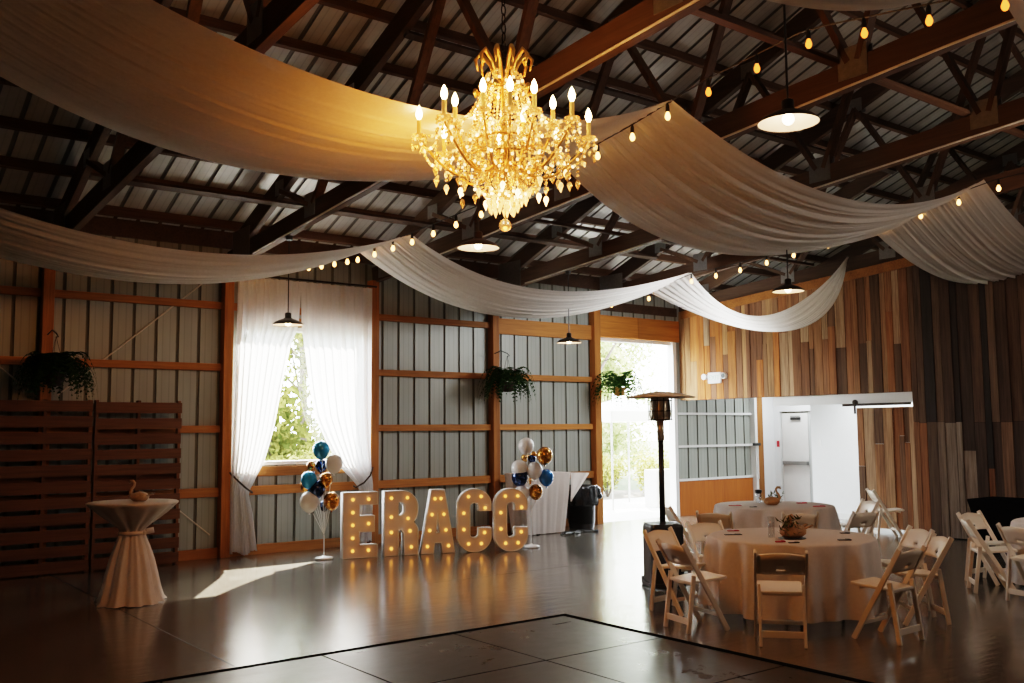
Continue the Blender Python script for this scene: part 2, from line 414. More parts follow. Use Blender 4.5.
for i in range(-1, 4):
    for j, z in enumerate(GZ):
        if i == 1 and j in (1, 2): continue
        h = .13 if j == 0 else .105
        if i == 3 and j == 3: h = .28
        b = MB(); b.bx((TX(i) + .018, -.075, z - h / 2), (TX(i + 1) - (.138 if i == 3 else .128), -.002, z + h / 2))
        tag(b.build('wall_girt', M['girt'], bevel=.004), ORD[j] + ' horizontal timber girt on the metal wall ' + BAYN[i], 'girt', 'timber wall girts')
# door surround
b = MB(); b.bx((12.67, -.085, 3.585), (13.76, -.03, 4.02)); hd = struct(b.build('trim_1', M['header'], bevel=.004))
b = MB(); b.bx((13.765, -.085, 3.585), (14.97, -.03, 4.02)); struct(b.build('trim_2', M['header'], bevel=.004))
b = MB(); b.bx((12.67, -.03, 4.12), (14.97, -.002, 4.30)); struct(b.build('trim_6', M['truss'], bevel=.004))
b = MB(); b.bx((14.80, -.05, 0), (14.90, .12, 3.58)); struct(b.build('trim_3', M['white'], bevel=.004))
b = MB(); b.bx((12.668, -.002, 0), (12.715, .12, 3.58)); struct(b.build('trim_4', M['header'], bevel=.004))
b = MB(); b.bx((12.715, .0, 3.52), (14.80, .12, 3.582)); struct(b.build('trim_5', M['white'], bevel=.004))
# window 1
b = MB()
for lo, hi in (((WIN[0], -.03, WIN[2]), (WIN[0] + .06, .07, WIN[3])), ((WIN[1] - .06, -.03, WIN[2]), (WIN[1], .07, WIN[3])), ((WIN[0] + .06, -.03, WIN[2]), (WIN[1] - .06, .07, WIN[2] + .06)), ((WIN[0] + .06, -.03, WIN[3] - .06), (WIN[1] - .06, .07, WIN[3]))): b.bx(lo, hi)
w1 = struct(b.build('window_1', M['white'], bevel=.005))
b = MB(); b.bx((WIN[0] + .06, .018, WIN[2] + .06), (WIN[1] - .06, .024, WIN[3] - .06)); b.build('window_pane', M['glass'], w1)
b = MB(); b.bx((5.44, -.075, 1.14), (7.66, -.031, 1.285)); b.build('window_sill', M['girt'], w1, bevel=.004)
b = MB(); b.bx((5.44, -.075, 3.42), (7.66, -.002, 3.54)); b.build('window_header', M['girt'], w1, bevel=.004)

# purlins: one board per row, on top of the top chords
ORDS = ['first', 'second', 'third', 'fourth', 'fifth', 'sixth', 'seventh', 'eighth', 'ninth', 'tenth', 'eleventh', 'twelfth', 'thirteenth', 'fourteenth']
for r in range(14):
    y = -.35 - .72 * r
    zc = roof_z(y) - .075
    b = MB(); b.beam((XL + .1, y, zc), (XR - .1, y, zc), .05, .14, up=(0, .38, 1))
    tag(b.build('roof_purlin', M['purlin']), ORDS[r] + ' roof purlin up the slope from the back wall', 'purlin', 'roof purlins')
for r in range(12):
    y = -20.6 + .85 * r
    zc = roof_z(y) - .075
    b = MB(); b.beam((XL + .1, y, zc), (XR - .1, y, zc), .05, .14, up=(0, -.38, 1))
    tag(b.build('roof_purlin', M['purlin']), ORDS[r] + ' roof purlin up the front slope behind the ridge', 'purlin', 'roof purlins')

# trusses
TRN = {-2: 'far from the pallets, deep in the dark end', -1: 'beyond the pallet wall', 0: 'above the hanging fern and pallets', 1: 'nearest the chandelier, over the curtained window post',
       2: 'over the window post nearest the letters', 3: 'over the fern post above the last marquee letters', 4: 'over the open doorway post', 5: 'above the plank partition wall', 6: 'first behind the plank partition', 7: 'second behind the plank partition', 8: 'third behind the plank partition'}
def truss(i):
    x = TX(i)
    t = thing('roof_truss', 'timber roof truss ' + TRN[i], 'truss', (x, 0, 0), 0, 'timber roof trusses')
    for sgn in (0, 1):
        Y = (lambda y: y) if sgn == 0 else (lambda y: -21 - y)
        def P(y, z): return (0, Y(y), z)
        b = MB(); b.beam(P(-.02, chord_z(-.02) + .13), P(-10.49, chord_z(-10.49) + .13), .09, .26); b.build('bottom_chord', M['truss'], t, bevel=.004)
        b = MB(); b.beam(P(-.30, top_z(-.30) + .15), P(-10.45, top_z(-10.45) + .15), .09, .27); b.build('top_chord', M['truss'], t, bevel=.004)
        gs = [P(-.55, 4.50)]
        nodes = [-2.78, -4.83, -6.88, -8.93]; tops = [-1.85, -3.8, -5.85, -7.9, -9.9]
        for k, n in enumerate(nodes):
            a = P(n, chord_z(n) + .24)
            for ty, off in ((tops[k], .05), (tops[k + 1], -.05)):
                ta = P(ty, top_z(ty) + .06)
                a2 = (0, a[1] + (off if sgn == 0 else -off), a[2])
                b = MB(); b.beam(a2, ta, .06, .11, up=(1, 0, 0)); b.build('web', M['web'], t)
            gs.append(P(n, chord_z(n) + .23)); 
        for q in tops[:4]: gs.append(P(q, top_z(q) + .10))
        for k, g in enumerate(gs):
            wdt = (.62, .46) if k == 0 else ((.30, .30) if k <= 4 else (.26, .2))
            b = MB(); b.box((-.05, g[1], g[2]), (.006, wdt[0], wdt[1])); b.box((.05, g[1], g[2]), (.006, wdt[0], wdt[1])); b.build('gusset_plate', M['gusset'], t)
    return t
for i in range(-2, 9): truss(i)
# white cords along truss undersides
for i, nm in ((1, 'nearest the chandelier'), (2, 'over the window post by the letters'), (3, 'over the last marquee letters')):
    b = MB(); b.tube([(TX(i) - .058, y, chord_z(y) + .012) for y in [-1 - .8 * k for k in range(13)]], .011, 6)
    tag(b.build('white_cord', M['cord']), 'thin white cord under the truss ' + nm, 'cord', 'white cords under the trusses')
# lateral braces under the top chords
for k, (y, x0, x1) in enumerate(((-3.35, 7.76, 15.0), (-8.75, 5.3, 15.0))):
    b = MB(); b.beam((x0, y, chord_z(y) + .285), (x1, y, chord_z(y) + .285), .09, .04)
    tag(b.build('lateral_brace', M['purlin']), ['flat brace board lying on the bottom chords nearer the back wall', 'flat brace board lying on the bottom chords above the amber bulbs'][k], 'brace', 'truss brace boards')
for k, (y, x0, x1) in enumerate(((-1.75, 2.9, 12.6), (-5.05, 5.3, 15.0))):
    b = MB(); b.beam((x0, y, top_z(y) - .05), (x1, y, top_z(y) - .05), .09, .04, up=(0, .38, 1))
    tag(b.build('lateral_brace', M['truss']), ['long flat brace board under the top chords near the back wall', 'long flat brace board under the top chords above the chandelier swag'][k], 'brace', 'truss brace boards')

# ------------------------------------------------------------------ plank partition (wall_right)
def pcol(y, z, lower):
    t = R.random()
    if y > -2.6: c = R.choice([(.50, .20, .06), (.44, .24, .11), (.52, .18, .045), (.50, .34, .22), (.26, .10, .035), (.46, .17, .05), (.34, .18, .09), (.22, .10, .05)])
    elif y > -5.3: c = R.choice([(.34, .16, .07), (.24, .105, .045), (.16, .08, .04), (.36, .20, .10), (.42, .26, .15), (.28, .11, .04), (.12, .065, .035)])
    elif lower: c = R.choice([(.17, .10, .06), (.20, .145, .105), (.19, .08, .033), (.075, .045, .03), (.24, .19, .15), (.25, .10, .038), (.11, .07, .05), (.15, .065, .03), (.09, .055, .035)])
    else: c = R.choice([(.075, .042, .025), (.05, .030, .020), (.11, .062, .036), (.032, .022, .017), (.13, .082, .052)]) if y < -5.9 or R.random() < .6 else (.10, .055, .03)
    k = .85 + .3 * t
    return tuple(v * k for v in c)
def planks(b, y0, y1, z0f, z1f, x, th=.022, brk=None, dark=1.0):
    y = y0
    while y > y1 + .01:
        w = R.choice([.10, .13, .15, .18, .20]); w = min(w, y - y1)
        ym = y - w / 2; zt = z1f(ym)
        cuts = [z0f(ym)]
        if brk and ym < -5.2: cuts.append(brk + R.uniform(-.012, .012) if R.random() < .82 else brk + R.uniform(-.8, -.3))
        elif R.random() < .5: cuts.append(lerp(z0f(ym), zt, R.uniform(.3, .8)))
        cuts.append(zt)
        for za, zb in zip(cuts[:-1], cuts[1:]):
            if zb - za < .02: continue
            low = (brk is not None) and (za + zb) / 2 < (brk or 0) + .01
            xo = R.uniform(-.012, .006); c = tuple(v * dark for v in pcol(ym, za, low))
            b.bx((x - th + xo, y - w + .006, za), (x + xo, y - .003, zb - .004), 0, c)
        y -= w
b = MB()
ph = lambda z: (lambda y: z)
zpart = lambda y: chord_z(y) + .02
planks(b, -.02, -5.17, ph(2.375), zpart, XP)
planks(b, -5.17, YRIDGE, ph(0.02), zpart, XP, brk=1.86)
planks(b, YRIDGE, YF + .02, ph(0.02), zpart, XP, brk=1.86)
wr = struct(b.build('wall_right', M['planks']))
b = MB(); b.bx((XP, YF, 0), (XP + .10, -5.17, 4.2)); b.bx((XP, -5.17, 2.375), (XP + .10, -.1, 4.2)); b.build('partition_backing', M['trim_black'], wr)
b = MB(); b.beam((XP - .035, -.1, chord_z(-.1) - .07), (XP - .035, -10.4, chord_z(-10.4) - .07), .03, .16); b.build('ledger_board', M['girt'], wr)
# white header over the passage, rail and sliding door
b = MB(); b.bx((XP + .012, -5.15, 2.20), (XP + .098, -2.35, 2.372)); struct(b.build('trim_7', M['drywall']))
bd = thing('barn_door', 'sliding door of reclaimed vertical planks on a black rail', 'door', (XP, 0, 0)); bd['kind'] = 'thing'
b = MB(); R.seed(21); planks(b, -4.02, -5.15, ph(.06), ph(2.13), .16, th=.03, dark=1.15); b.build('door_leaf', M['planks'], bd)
b = MB(); b.bx((.165, -5.15, .06), (.185, -4.0, 2.13)); b.build('door_backing', M['white'], bd)
b = MB(); b.bx((-.055, -5.16, 2.155), (-.045, -3.86, 2.20)); b.tube([(-.02, -4.0, 2.175), (-.055, -4.0, 2.175)], .014); b.tube([(-.02, -5.0, 2.175), (-.055, -5.0, 2.175)], .014)
b.build('rail', M['bronze'], bd)
b = MB(); b.tube([(-.07, -4.12, 2.22), (-.04, -4.12, 2.22)], .05, 14); b.bx((-.075, -4.14, 2.02), (-.065, -4.10, 2.24)); b.build('roller_hanger', M['bronze'], bd)
# exit sign
ex = thing('exit_sign', 'white emergency exit sign with two lamp heads on the planks', 'exit sign', (XP - .03, -.98, 2.80))
b = MB(); b.bx((-.045, -.165, -.11), (.0, .165, .11)); b.build('sign_body', M['exit_face'], ex, bevel=.012)
for s, mt in ((1, 'exit_face'), (-1, 'exit_face')):
    b = MB(); b.tube([(-.03, s * .165, .03), (-.03, s * .21, .03)], .022, 8); b.tube([(0, s * .25, .03), (-.07, s * .25, .03)], [.055, .062], 14); b.build('lamp_head', M[mt], ex)
b = MB(); b.tube([(-.071, -.25, .03), (-.075, -.25, .03)], .05, 14); b.build('lamp_lens', M['black'], ex)
fc = bpy.data.curves.new('exit_text', 'FONT'); fc.body = 'EXIT'; fc.size = .14; fc.align_x = 'CENTER'; fc.align_y = 'CENTER'; fc.extrude = .002
to = bpy.data.objects.new('lettering', fc); COL.objects.link(to); fc.materials.append(M['exit_green']); to.parent = ex; to.location = (-.047, 0, 0)
to.rotation_euler = (PI / 2, 0, -PI / 2)
me_ = bpy.data.meshes.new_from_object(to.evaluated_get(bpy.context.evaluated_depsgraph_get())); t2_ = bpy.data.objects.new('exit_letters', me_); COL.objects.link(t2_); t2_.parent = ex; t2_.location = to.location; t2_.rotation_euler = to.rotation_euler
bpy.data.objects.remove(to)

# ------------------------------------------------------------------ room behind the partition
b = MB(); b.bx((14.905, -.045, 0), (17.27, -.035, .70)); struct(b.build('trim_8', M['plywood']))
for k, z in enumerate((.73, 1.42, 2.10)):
    b = MB(); b.bx((14.905, -.06, z - .022), (17.27, -.004, z + .022)); struct(b.build('trim_%d' % (9 + k), M['white']))
b = MB(); b.bx((17.28, -.14, 0), (17.36, -.002, 2.9)); struct(b.build('trim_12', M['white']))
b = MB(); b.bx((17.36, -.14, 0), (17.56, -.002, 2.9)); struct(b.build('trim_13', M['post']))
b = MB(); b.bx((17.57, -.10, 0), (18.0, -.002, 2.9)); struct(b.build('wall_room_back', M['drywall']))
b = MB(); b.bx((18.0, -3.0, 0), (18.1, -1.30, 2.9)); b.bx((18.0, -.26, 0), (18.1, -.002, 2.9)); b.bx((18.0, -1.30, 2.15), (18.1, -.26, 2.9)); struct(b.build('wall_room_end', M['drywall']))
b = MB(); b.bx((16.72, -8, 0), (16.84, -1.98, 2.9)); struct(b.build('wall_room_side', M['drywall']))
b = MB(); b.bx((16.70, -8, 0), (16.72, -1.98, .11)); struct(b.build('baseboard_room', M['white']))
d2 = struct(MB().bx((18.03, -.98, .01), (18.08, -.30, 2.11)).build('door_2', M['white'], bevel=.004))
MB().bx((18.04, -1.29, 0), (18.09, -.985, 2.14)).build('door_jamb', M['doorgrey'], d2)
MB().bx((17.95, -.98, .97), (18.02, -.34, 1.05)).build('panic_bar', M['steel'], d2)
MB().bx((17.99, -.80, 1.96), (18.03, -.55, 2.02)).beam((18.0, -.80, 2.04), (17.93, -.60, 2.04), .02, .015).build('door_closer', M['black'], d2)
tag(MB().bx((17.99, -.24, 1.36), (18.0, -.17, 1.50)).build('fire_alarm_pull', M['red']), 'small red fire alarm pull beside the white door', 'fire alarm')
tag(MB().bx((16.70, -2.22, 1.42), (16.72, -2.14, 1.55)).build('wall_switch', M['exit_face'], bevel=.004), 'white light switch on the bare white wall', 'switch')
lat = thing('door_latch', 'black latch hardware on the pale post by the plywood', 'latch', (17.3, -.14, 1.43))
MB().bx((-.12, -.05, -.03), (.10, 0, .03)).build('plate', M['black'], lat); MB().tube([(-.02, -.06, -.03), (-.02, -.06, -.75)], .015).build('cane_bolt', M['white'], lat)

# ------------------------------------------------------------------ dance floor
df = thing('dance_floor', 'dark portable dance floor of square panels with black edging', 'dance floor', (6.13, -6.6, 0))
S = 1.272
for i in range(6):
    for j in range(6):
        MB().bx((-S * (i + 1) + .009, -S * (j + 1) + .009, .001), (-S * i - .009, -S * j - .009, .016)).build('panel', M['dance'], df)
L = S * 6
def edge(n, vs): MB().add(vs, [(0, 2, 3, 1), (4, 5, 7, 6), (0, 1, 5, 4), (2, 6, 7, 3), (0, 4, 6, 2), (1, 3, 7, 5)]).build('edge_trim', M['trim_black'], df)
def wedge(a, bb, c, d):  # low outer edge a-b, high inner edge c-d
    vs = [(a[0], a[1], .001), (bb[0], bb[1], .001), (c[0], c[1], .001), (d[0], d[1], .001), (a[0], a[1], .004), (bb[0], bb[1], .004), (c[0], c[1], .02), (d[0], d[1], .02)]
    edge('', vs)
e = .12
wedge((-L - e, e), (e, e), (-L, 0), (0, 0)); wedge((e, e), (e, -L - e), (0, 0), (0, -L)); wedge((e, -L - e), (-L - e, -L - e), (0, -L), (-L, -L)); wedge((-L - e, -L - e), (-L - e, e), (-L, -L), (-L, 0))
MB().bx((-.36, -.27, .018), (-.14, -.262, .020)).bx((-.34, -.285, .018), (-.20, -.28, .020)).build('scuff_mark', M['black'], df)
MB().bx((-L + .002, -L + .002, .0005), (-.002, -.002, .008)).build('underlay', M['trim_black'], df)
for k, (a, c) in enumerate((((2.93, -6.5), (2.93, -.05)), ((6.25, -4.0), (14.9, -4.0)))):
    MB().beam((a[0], a[1], .0006), (c[0], c[1], .0006), .008, .001).build('trim_%d' % (20 + k), M['black'])['kind'] = 'structure'

# ------------------------------------------------------------------ ceiling swags
def catmull(P, u):
    return P
def swag(label, fa, fb, fs, fy, na, nb, ns, ny, folds=11, amp=.02, seed=1, droop=.10, nu=56, nv=150, mat='drape'):
    rr = random.Random(seed); ph_ = [rr.uniform(0, 6.28) for _ in range(6)]; fr = [folds * k for k in (.6, 1, 1.45, 2.1)]
    fa, fb, na, nb = map(Vector, (fa, fb, na, nb))
    def pt(u, v):
        k = 4 * u * (1 - u)
        F = fa.lerp(fb, u) + Vector((0, fy * k, -fs * k)); N = na.lerp(nb, u) + Vector((0, ny * k, -ns * k))
        P = F.lerp(N, v)
        s = sum(math.sin(2 * PI * q * v + p + .5 * math.sin(2.2 * u + p)) / (1 + .25 * i) for i, (q, p) in enumerate(zip(fr, ph_)))
        a = amp * (.45 + .55 * k ** .5) * min(1, 6 * v, 6 * (1 - v))
        P.z += a * s * .55 - droop * 4 * v * (1 - v) * k
        P.y += a * .5 * math.cos(2 * PI * fr[1] * v + ph_[4])
        P.x += .03 * math.sin(2 * PI * fr[0] * v + ph_[2]) * (1 - k)
        return P
    b = MB().grid(pt, nu, nv)
    return tag(b.build('ceiling_swag', M[mat], smooth=True), label, 'drape', 'white ceiling swags')
C0, C1, C2 = .44, 6.54, 12.2
P1n, P1f, P2n, P2f, tip = (C1, -3.17, 4.35), (C1, -1.7, 4.38), (C2, -2.9, 4.42), (C2, -1.96, 4.18), (15.0, -4.1, 4.80)
swag('white swag over the pallet wall, nearest the back wall', (C0, -1.383, 4.3), P1f, .70, -.327, (C0, -3.406, 4.414), P1n, .556, .119, 17, .02, 3, mat='drape_thick')
swag('white swag between the hanging bulbs and the doorway header', P1f, P2f, .641, .469, P1n, P2n, .448, .542, 17, .022, 5, mat='drape_thick')
swag('short gathered white swag knotted to the plank wall beside a pendant', P2f, (15.0, -4.05, 4.74), 1.033, -.85, P2n, tip, .875, .175, 12, .014, 8, droop=.05)
Q1n, Q1f, Q2n, Q2f = (C1, -7.79, 4.86), (C1, -6.2, 4.62), (C2, -7.92, 4.94), (C2, -6.39, 4.47)
swag('wide amber-lit white swag leading up to the chandelier', (C0, -6.05, 4.805), Q1f, .423, .967, (C0, -8.181, 4.803), Q1n, .698, -.037, 22, .009, 11, mat='drape_thick')
swag('wide sheer white swag between the chandelier and the plank wall', Q1f, Q2f, .505, .572, Q1n, Q2n, .606, .025, 20, .028, 14)
swag('white swag hanging before the dark planks, with two bulbs at its edge', Q2f, (17.6, -6.0, 4.75), .56, .0, Q2n, (17.6, -7.5, 5.0), .66, .0, 18, .028, 17)
swag('white swag skimming the top edge of the view above amber bulbs', (C0, -10.6, 5.0), (C1, -10.7, 4.90), .88, .0, (C0, -12.7, 5.1), (C1, -12.8, 5.0), .92, .0, 16, .014, 21)
swag('white swag at the upper corner beyond the last amber bulb', (C1, -10.75, 4.9), (C2, -10.6, 5.0), .9, .0, (C1, -12.8, 5.0), (C2, -12.7, 5.1), .9, .0, 16, .014, 23)

# ------------------------------------------------------------------ string lights
def strand(label, path, bulbs, mat, sockmat='black', r=.032):
    t = thing('string_lights', label, 'string lights', (path[0][0], path[0][1], path[0][2]), 0, 'string lights')
    o = Vector(path[0])
    b = MB(); b.tube([Vector(p) - o for p in path], .007, 6); b.build('cable', M['black'], t)
    # bulbs hang from the nearest spot on the path
    for (p, mm) in bulbs:
        p = Vector(p) - o
        s = MB(); s.tube([p, p + Vector((0, 0, -.03)), p + Vector((0, 0, -.085))], [.008, .018, .02], 8); so = s.build('socket', M['black'], t)
        s = MB(); s.lathe([(.011, -.085), (.018, -.10), (.026, -.122), (.026, -.138), (.016, -.158), (.001, -.165)], 10, p); s.build('bulb', M[mm], so, smooth=True)
    return t
tab = [(-12.6, 4.70), (-10.8, 4.78), (-9.26, 5.03), (-8.2, 4.93), (-7.7, 4.84), (-7.25, 4.76), (-5.4, 4.50), (-4.4, 4.44), (-3.17, 4.38), (-1.7, 4.36)]
yz = lambda y: interp(y, tab)
path = [(C1, y, yz(y)) for y in [-1.7 - .25 * k for k in range(44)]]
ys = [-1.7, -2.18, -2.68, -3.17, -3.68, -4.19, -4.72, -5.25, -5.75, -6.25, -6.75]
strand('string of warm clear bulbs crossing below the chandelier', path[:22], [((C1, y, yz(y)), 'bulb') for y in ys], 'bulb')
ya = [-7.25, -7.72, -8.22, -8.76, -9.28, -9.78, -10.30, -10.84, -11.4]
strand('string of amber bulbs rising past the large pendant lamp', path[21:], [((C1, y, yz(y)), 'bulb' if y > -8 else 'bulb_amber') for y in ya], 'bulb')
a, c = Vector((C1, -1.7, 4.36)), Vector((5.36, -.24, 4.30))
pth = [a.lerp(c, k / 10) + Vector((0, 0, -.06 * math.sin(PI * k / 10))) for k in range(11)]
strand('string of nine small bulbs in front of the window curtains', pth, [(a.lerp(c, (k + .8) / 9.4) + Vector((0, 0, -.06 * math.sin(PI * (k + .8) / 9.4))), 'bulb') for k in range(9)], 'bulb')
tab2 = [(-12.1, 5.0), (-8.1, 4.91), (-7.05, 4.75), (-5.98, 4.60), (-5.0, 4.52), (-3.98, 4.43), (-2.9, 4.38), (-1.93, 4.20), (-.25, 4.18)]
yz2 = lambda y: interp(y, tab2)
strand('string of bulbs along the beam between the doorway swag and the plank wall', [(C2 - .03, y, yz2(y)) for y in [-.25 - .3 * k for k in range(36)]], [((C2 - .03, y, yz2(y)), 'bulb') for y in (-1.0, -1.95, -2.95, -3.48, -3.98, -4.5, -5.0, -5.6, -6.53, -7.05, -7.58, -8.1, -8.63)], 'bulb')

# ------------------------------------------------------------------ pendants
def pendant(label, x, y, z, ztop, d=.41):
    t = thing('pendant_lamp', label, 'pendant lamp', (x, y, z), 0, 'barn pendant lamps'); s = d / .41
    prof = [(.205, 0), (.20, .012), (.17, .040), (.11, .068), (.06, .085), (.042, .10), (.042, .155), (.03, .165), (.001, .168)]
    b = MB(); b.lathe([(r * s, h * s) for r, h in prof], 32, capb=False); b.build('lamp_shade', M['bronze'], t, smooth=True)
    b = MB(); b.lathe([(.200 * s, .004), (.17 * s, .033), (.11 * s, .060), (.055 * s, .078), (.001, .08)], 32, capb=False); b.build('shade_lining', M['pend_in'], t, smooth=True)
    b = MB(); b.ball((0, 0, .03), .040 * s, 14, 9); b.build('bulb', M['pend_bulb'], t, smooth=True)
    b = MB(); b.tube([(0, 0, .165 * s), (0, 0, ztop - z)], .008, 6); b.build('cord', M['black'], t)
    b = MB(); b.tube([(0, 0, ztop - z), (0, 0, ztop - z - .05)], [.05, .045], 16); b.build('canopy', M['black'], t)
    ld = bpy.data.lights.new('pendant_light', 'POINT'); ld.energy = 3.0; ld.color = (1, .60, .34); ld.shadow_soft_size = .04
    lo = bpy.data.objects.new('pendant_light', ld); COL.objects.link(lo); lo.location = (x, y, z - .04)
    return t
pendant('dark dome pendant in front of the curtained window', TX(1), -2.07, 3.19, chord_z(-2.07))
pendant('dark dome pendant over the wall beside the doorway', TX(3), -2.06, 3.19, chord_z(-2.06))
pendant('dark dome pendant hanging just below the chandelier crystals', TX(1), -6.36, 3.54, chord_z(-6.36))
pendant('dark dome pendant in front of the plank wall swag', TX(3), -6.32, 3.52, chord_z(-6.32))
pendant('largest-looking dome pendant, above the round tables near the amber bulbs', TX(1), -9.94, 3.83, chord_z(-9.94))

# ------------------------------------------------------------------ chandelier
CH = Vector((4.14, -8.34, 3.87)); ch = thing('chandelier', 'gold crystal chandelier with candle bulbs and hanging strands', 'chandelier', CH)
k = 1.0
b = MB()
b.lathe([(.001, -.42), (.03, -.40), (.05, -.35), (.025, -.30), (.02, -.2), (.045, -.14), (.07, -.08), (.03, -.02), (.02, .10), (.04, .16), (.022, .22), (.02, .44), (.05, .48), (.02, .52), (.012, .56)], 16)
b.build('central_column', M['gold'], ch, smooth=True)
b = MB()
for i in range(14):
    z0 = .56 + i * .07; a = i % 2 * PI / 2
    pts = [(math.cos(a) * .018 * math.cos(q), math.sin(a) * .018 * math.cos(q), z0 + .035 + .042 * math.sin(q)) for q in [2 * PI * j / 8 for j in range(9)]]
    b.tube(pts, .005, 5, cap=False)
b.build('chain', M['bronze'], ch)
rc = random.Random(5)
def crystal(b, p, r, tall=1.6): b.lathe([(.0005, -r * tall), (r * .8, -r * .35), (r * .55, r * .35), (.0005, r * .7)], 6, p)
def strand_pts(p0, p1, sag, n): return [p0.lerp(p1, q / n) + Vector((0, 0, -sag * 4 * (q / n) * (1 - q / n))) for q in range(n + 1)]
def armset(n, r, zt, a0, drop):
    tips = []
    for i in range(n):
        a = a0 + 2 * PI * i / n; d = Vector((math.cos(a), math.sin(a), 0)); rr = r
        pts = []
        for q in range(13):
            s = q / 12; rad = .03 + (rr - .03) * s
            z = lerp(-.10, zt, s ** 2) - drop * math.sin(PI * s) * (1 - .25 * s)
            pts.append(d * rad + Vector((0, 0, z)))
        b = MB(); b.tube(pts, [.013 - .004 * (q / 12) for q in range(13)], 6); ar = b.build('arm', M['gold'], ch, smooth=True)
        tp = d * rr + Vector((0, 0, zt)); tips.append((tp, d))
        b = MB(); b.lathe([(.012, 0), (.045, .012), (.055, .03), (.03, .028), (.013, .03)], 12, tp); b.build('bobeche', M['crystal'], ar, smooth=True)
        b = MB(); b.lathe([(.016, .02), (.016, .14), (.010, .145)], 10, tp); b.build('candle_sleeve', M['candle'], ar)
        b = MB(); b.lathe([(.010, .145), (.022, .17), (.024, .19), (.014, .225), (.001, .25)], 10, tp); b.build('flame_bulb', M['flame'], ar, smooth=True)
        b = MB()
        for j in range(8):
            a2 = 2 * PI * j / 8; q = tp + Vector((math.cos(a2), math.sin(a2), 0)) * .052
            L_ = rc.choice([.05, .08, .12, .16])
            m_ = max(1, int(L_ / .028))
            for w in range(m_): b.ball(q + Vector((0, 0, .01 - w * .028)), .010, 6, 4)
            crystal(b, q + Vector((0, 0, -m_ * .028 - .012)), .016, 2.0)
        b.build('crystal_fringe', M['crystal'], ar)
    return tips
t1 = armset(8, .62, .03, .2, .20); t2 = armset(6, .36, .13, .5, .17)
# bead garlands
n_g = 0
for (ta, d) in t1:
    b = MB()
    top = d * .09 + Vector((0, 0, .46))
    for p in strand_pts(top, ta + Vector((0, 0, .03)), .13, 22): b.ball(p, .0125, 6, 4)
    b.build('bead_garland', M['crystal'], ch)
for (ta, d) in t2:
    b = MB()
    top = d * .12 + Vector((0, 0, .52))
    for p in strand_pts(top, ta + Vector((0, 0, .03)), .10, 14): b.ball(p, .013, 6, 4)
    b.build('bead_garland', M['crystal'], ch)
for i in range(8):
    b = MB(); a_, c_ = t1[i][0], t1[(i + 1) % 8][0]
    for p in strand_pts(a_, c_, .13, 18): b.ball(p, .0115, 6, 4)
    b.build('bead_swag', M['crystal'], ch); b = MB()
    for p in strand_pts(a_ * .75 + Vector((0, 0, -.10)), c_ * .75 + Vector((0, 0, -.10)), .10, 14): b.ball(p, .0115, 6, 4)
    b.build('bead_swag', M['crystal'], ch)
for i in range(18):
    a = 2 * PI * i / 18; d = Vector((math.cos(a), math.sin(a), 0)); b = MB()
    for p in strand_pts(d * .13 + Vector((0, 0, .50)), d * .27 + Vector((0, 0, -.02)), -.02 if i % 2 else .05, 20): b.ball(p, .0125, 6, 4)
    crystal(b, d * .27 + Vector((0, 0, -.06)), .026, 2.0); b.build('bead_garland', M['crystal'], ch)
# crown of crystal leaves, basket and hanging prisms
for i in range(10):
    a = 2 * PI * i / 10; d = Vector((math.cos(a), math.sin(a), 0)); b = MB()
    pts = [d * .05 + Vector((0, 0, .46)), d * .10 + Vector((0, 0, .60)), d * .17 + Vector((0, 0, .68)), d * .21 + Vector((0, 0, .63)), d * .19 + Vector((0, 0, .55))]
    b.tube(pts, [.012, .016, .018, .014, .006], 6); crystal(b, d * .21 + Vector((0, 0, .40)), .030, 1.8)
    for w in range(4): b.ball(d * (.10 + .03 * w) + Vector((0, 0, .44 - .02 * w)), .016, 6, 4)
    b.build('crown_scroll', M['gold'], ch, smooth=True)
for i in range(26):
    a = 2 * PI * i / 26; d = Vector((math.cos(a), math.sin(a), 0)); b = MB(); r0 = .17 + .05 * (i % 3)
    zt = -.10 - .05 * (i % 3); ln = .34 - .07 * (i % 3) + rc.uniform(-.03, .03)
    for p in strand_pts(d * r0 + Vector((0, 0, zt)), d * (r0 * .45) + Vector((0, 0, zt - ln)), .03, 11): b.ball(p, .0115, 6, 4)
    crystal(b, d * (r0 * .45) + Vector((0, 0, zt - ln - .03)), .024, 2.2)
    b.build('crystal_strand', M['crystal'], ch)
for i in range(56):
    a = 2 * PI * i / 22 + .1 + i * .07; d = Vector((math.cos(a), math.sin(a), 0)); b = MB(); rad = .16 + .44 * ((i * 7) % 23) / 23; zt = -.08 - .06 * rc.random() + .12 * (rad / .6) ** 2; n_ = rc.randint(4, 10 if rad < .45 else 7)
    for w in range(n_): b.ball(d * rad + Vector((0, 0, zt - w * .03)), .0115, 6, 4)
    crystal(b, d * rad + Vector((0, 0, zt - n_ * .03 - .02)), .026, 2.3)
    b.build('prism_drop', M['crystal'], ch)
for zr, rad in ((-.12, .30), (.02, .22), (.40, .10)):
    b = MB(); b.tube([(rad * math.cos(q), rad * math.sin(q), zr) for q in [2 * PI * j / 32 for j in range(33)]], .010, 6, cap=False); b.build('ring', M['gold'], ch, smooth=True)
b = MB(); b.ball((0, 0, -.60), .045, 12, 8); b.tube([(0, 0, -.42), (0, 0, -.56)], .005, 5); b.build('finial_ball', M['crystal'], ch, smooth=True)
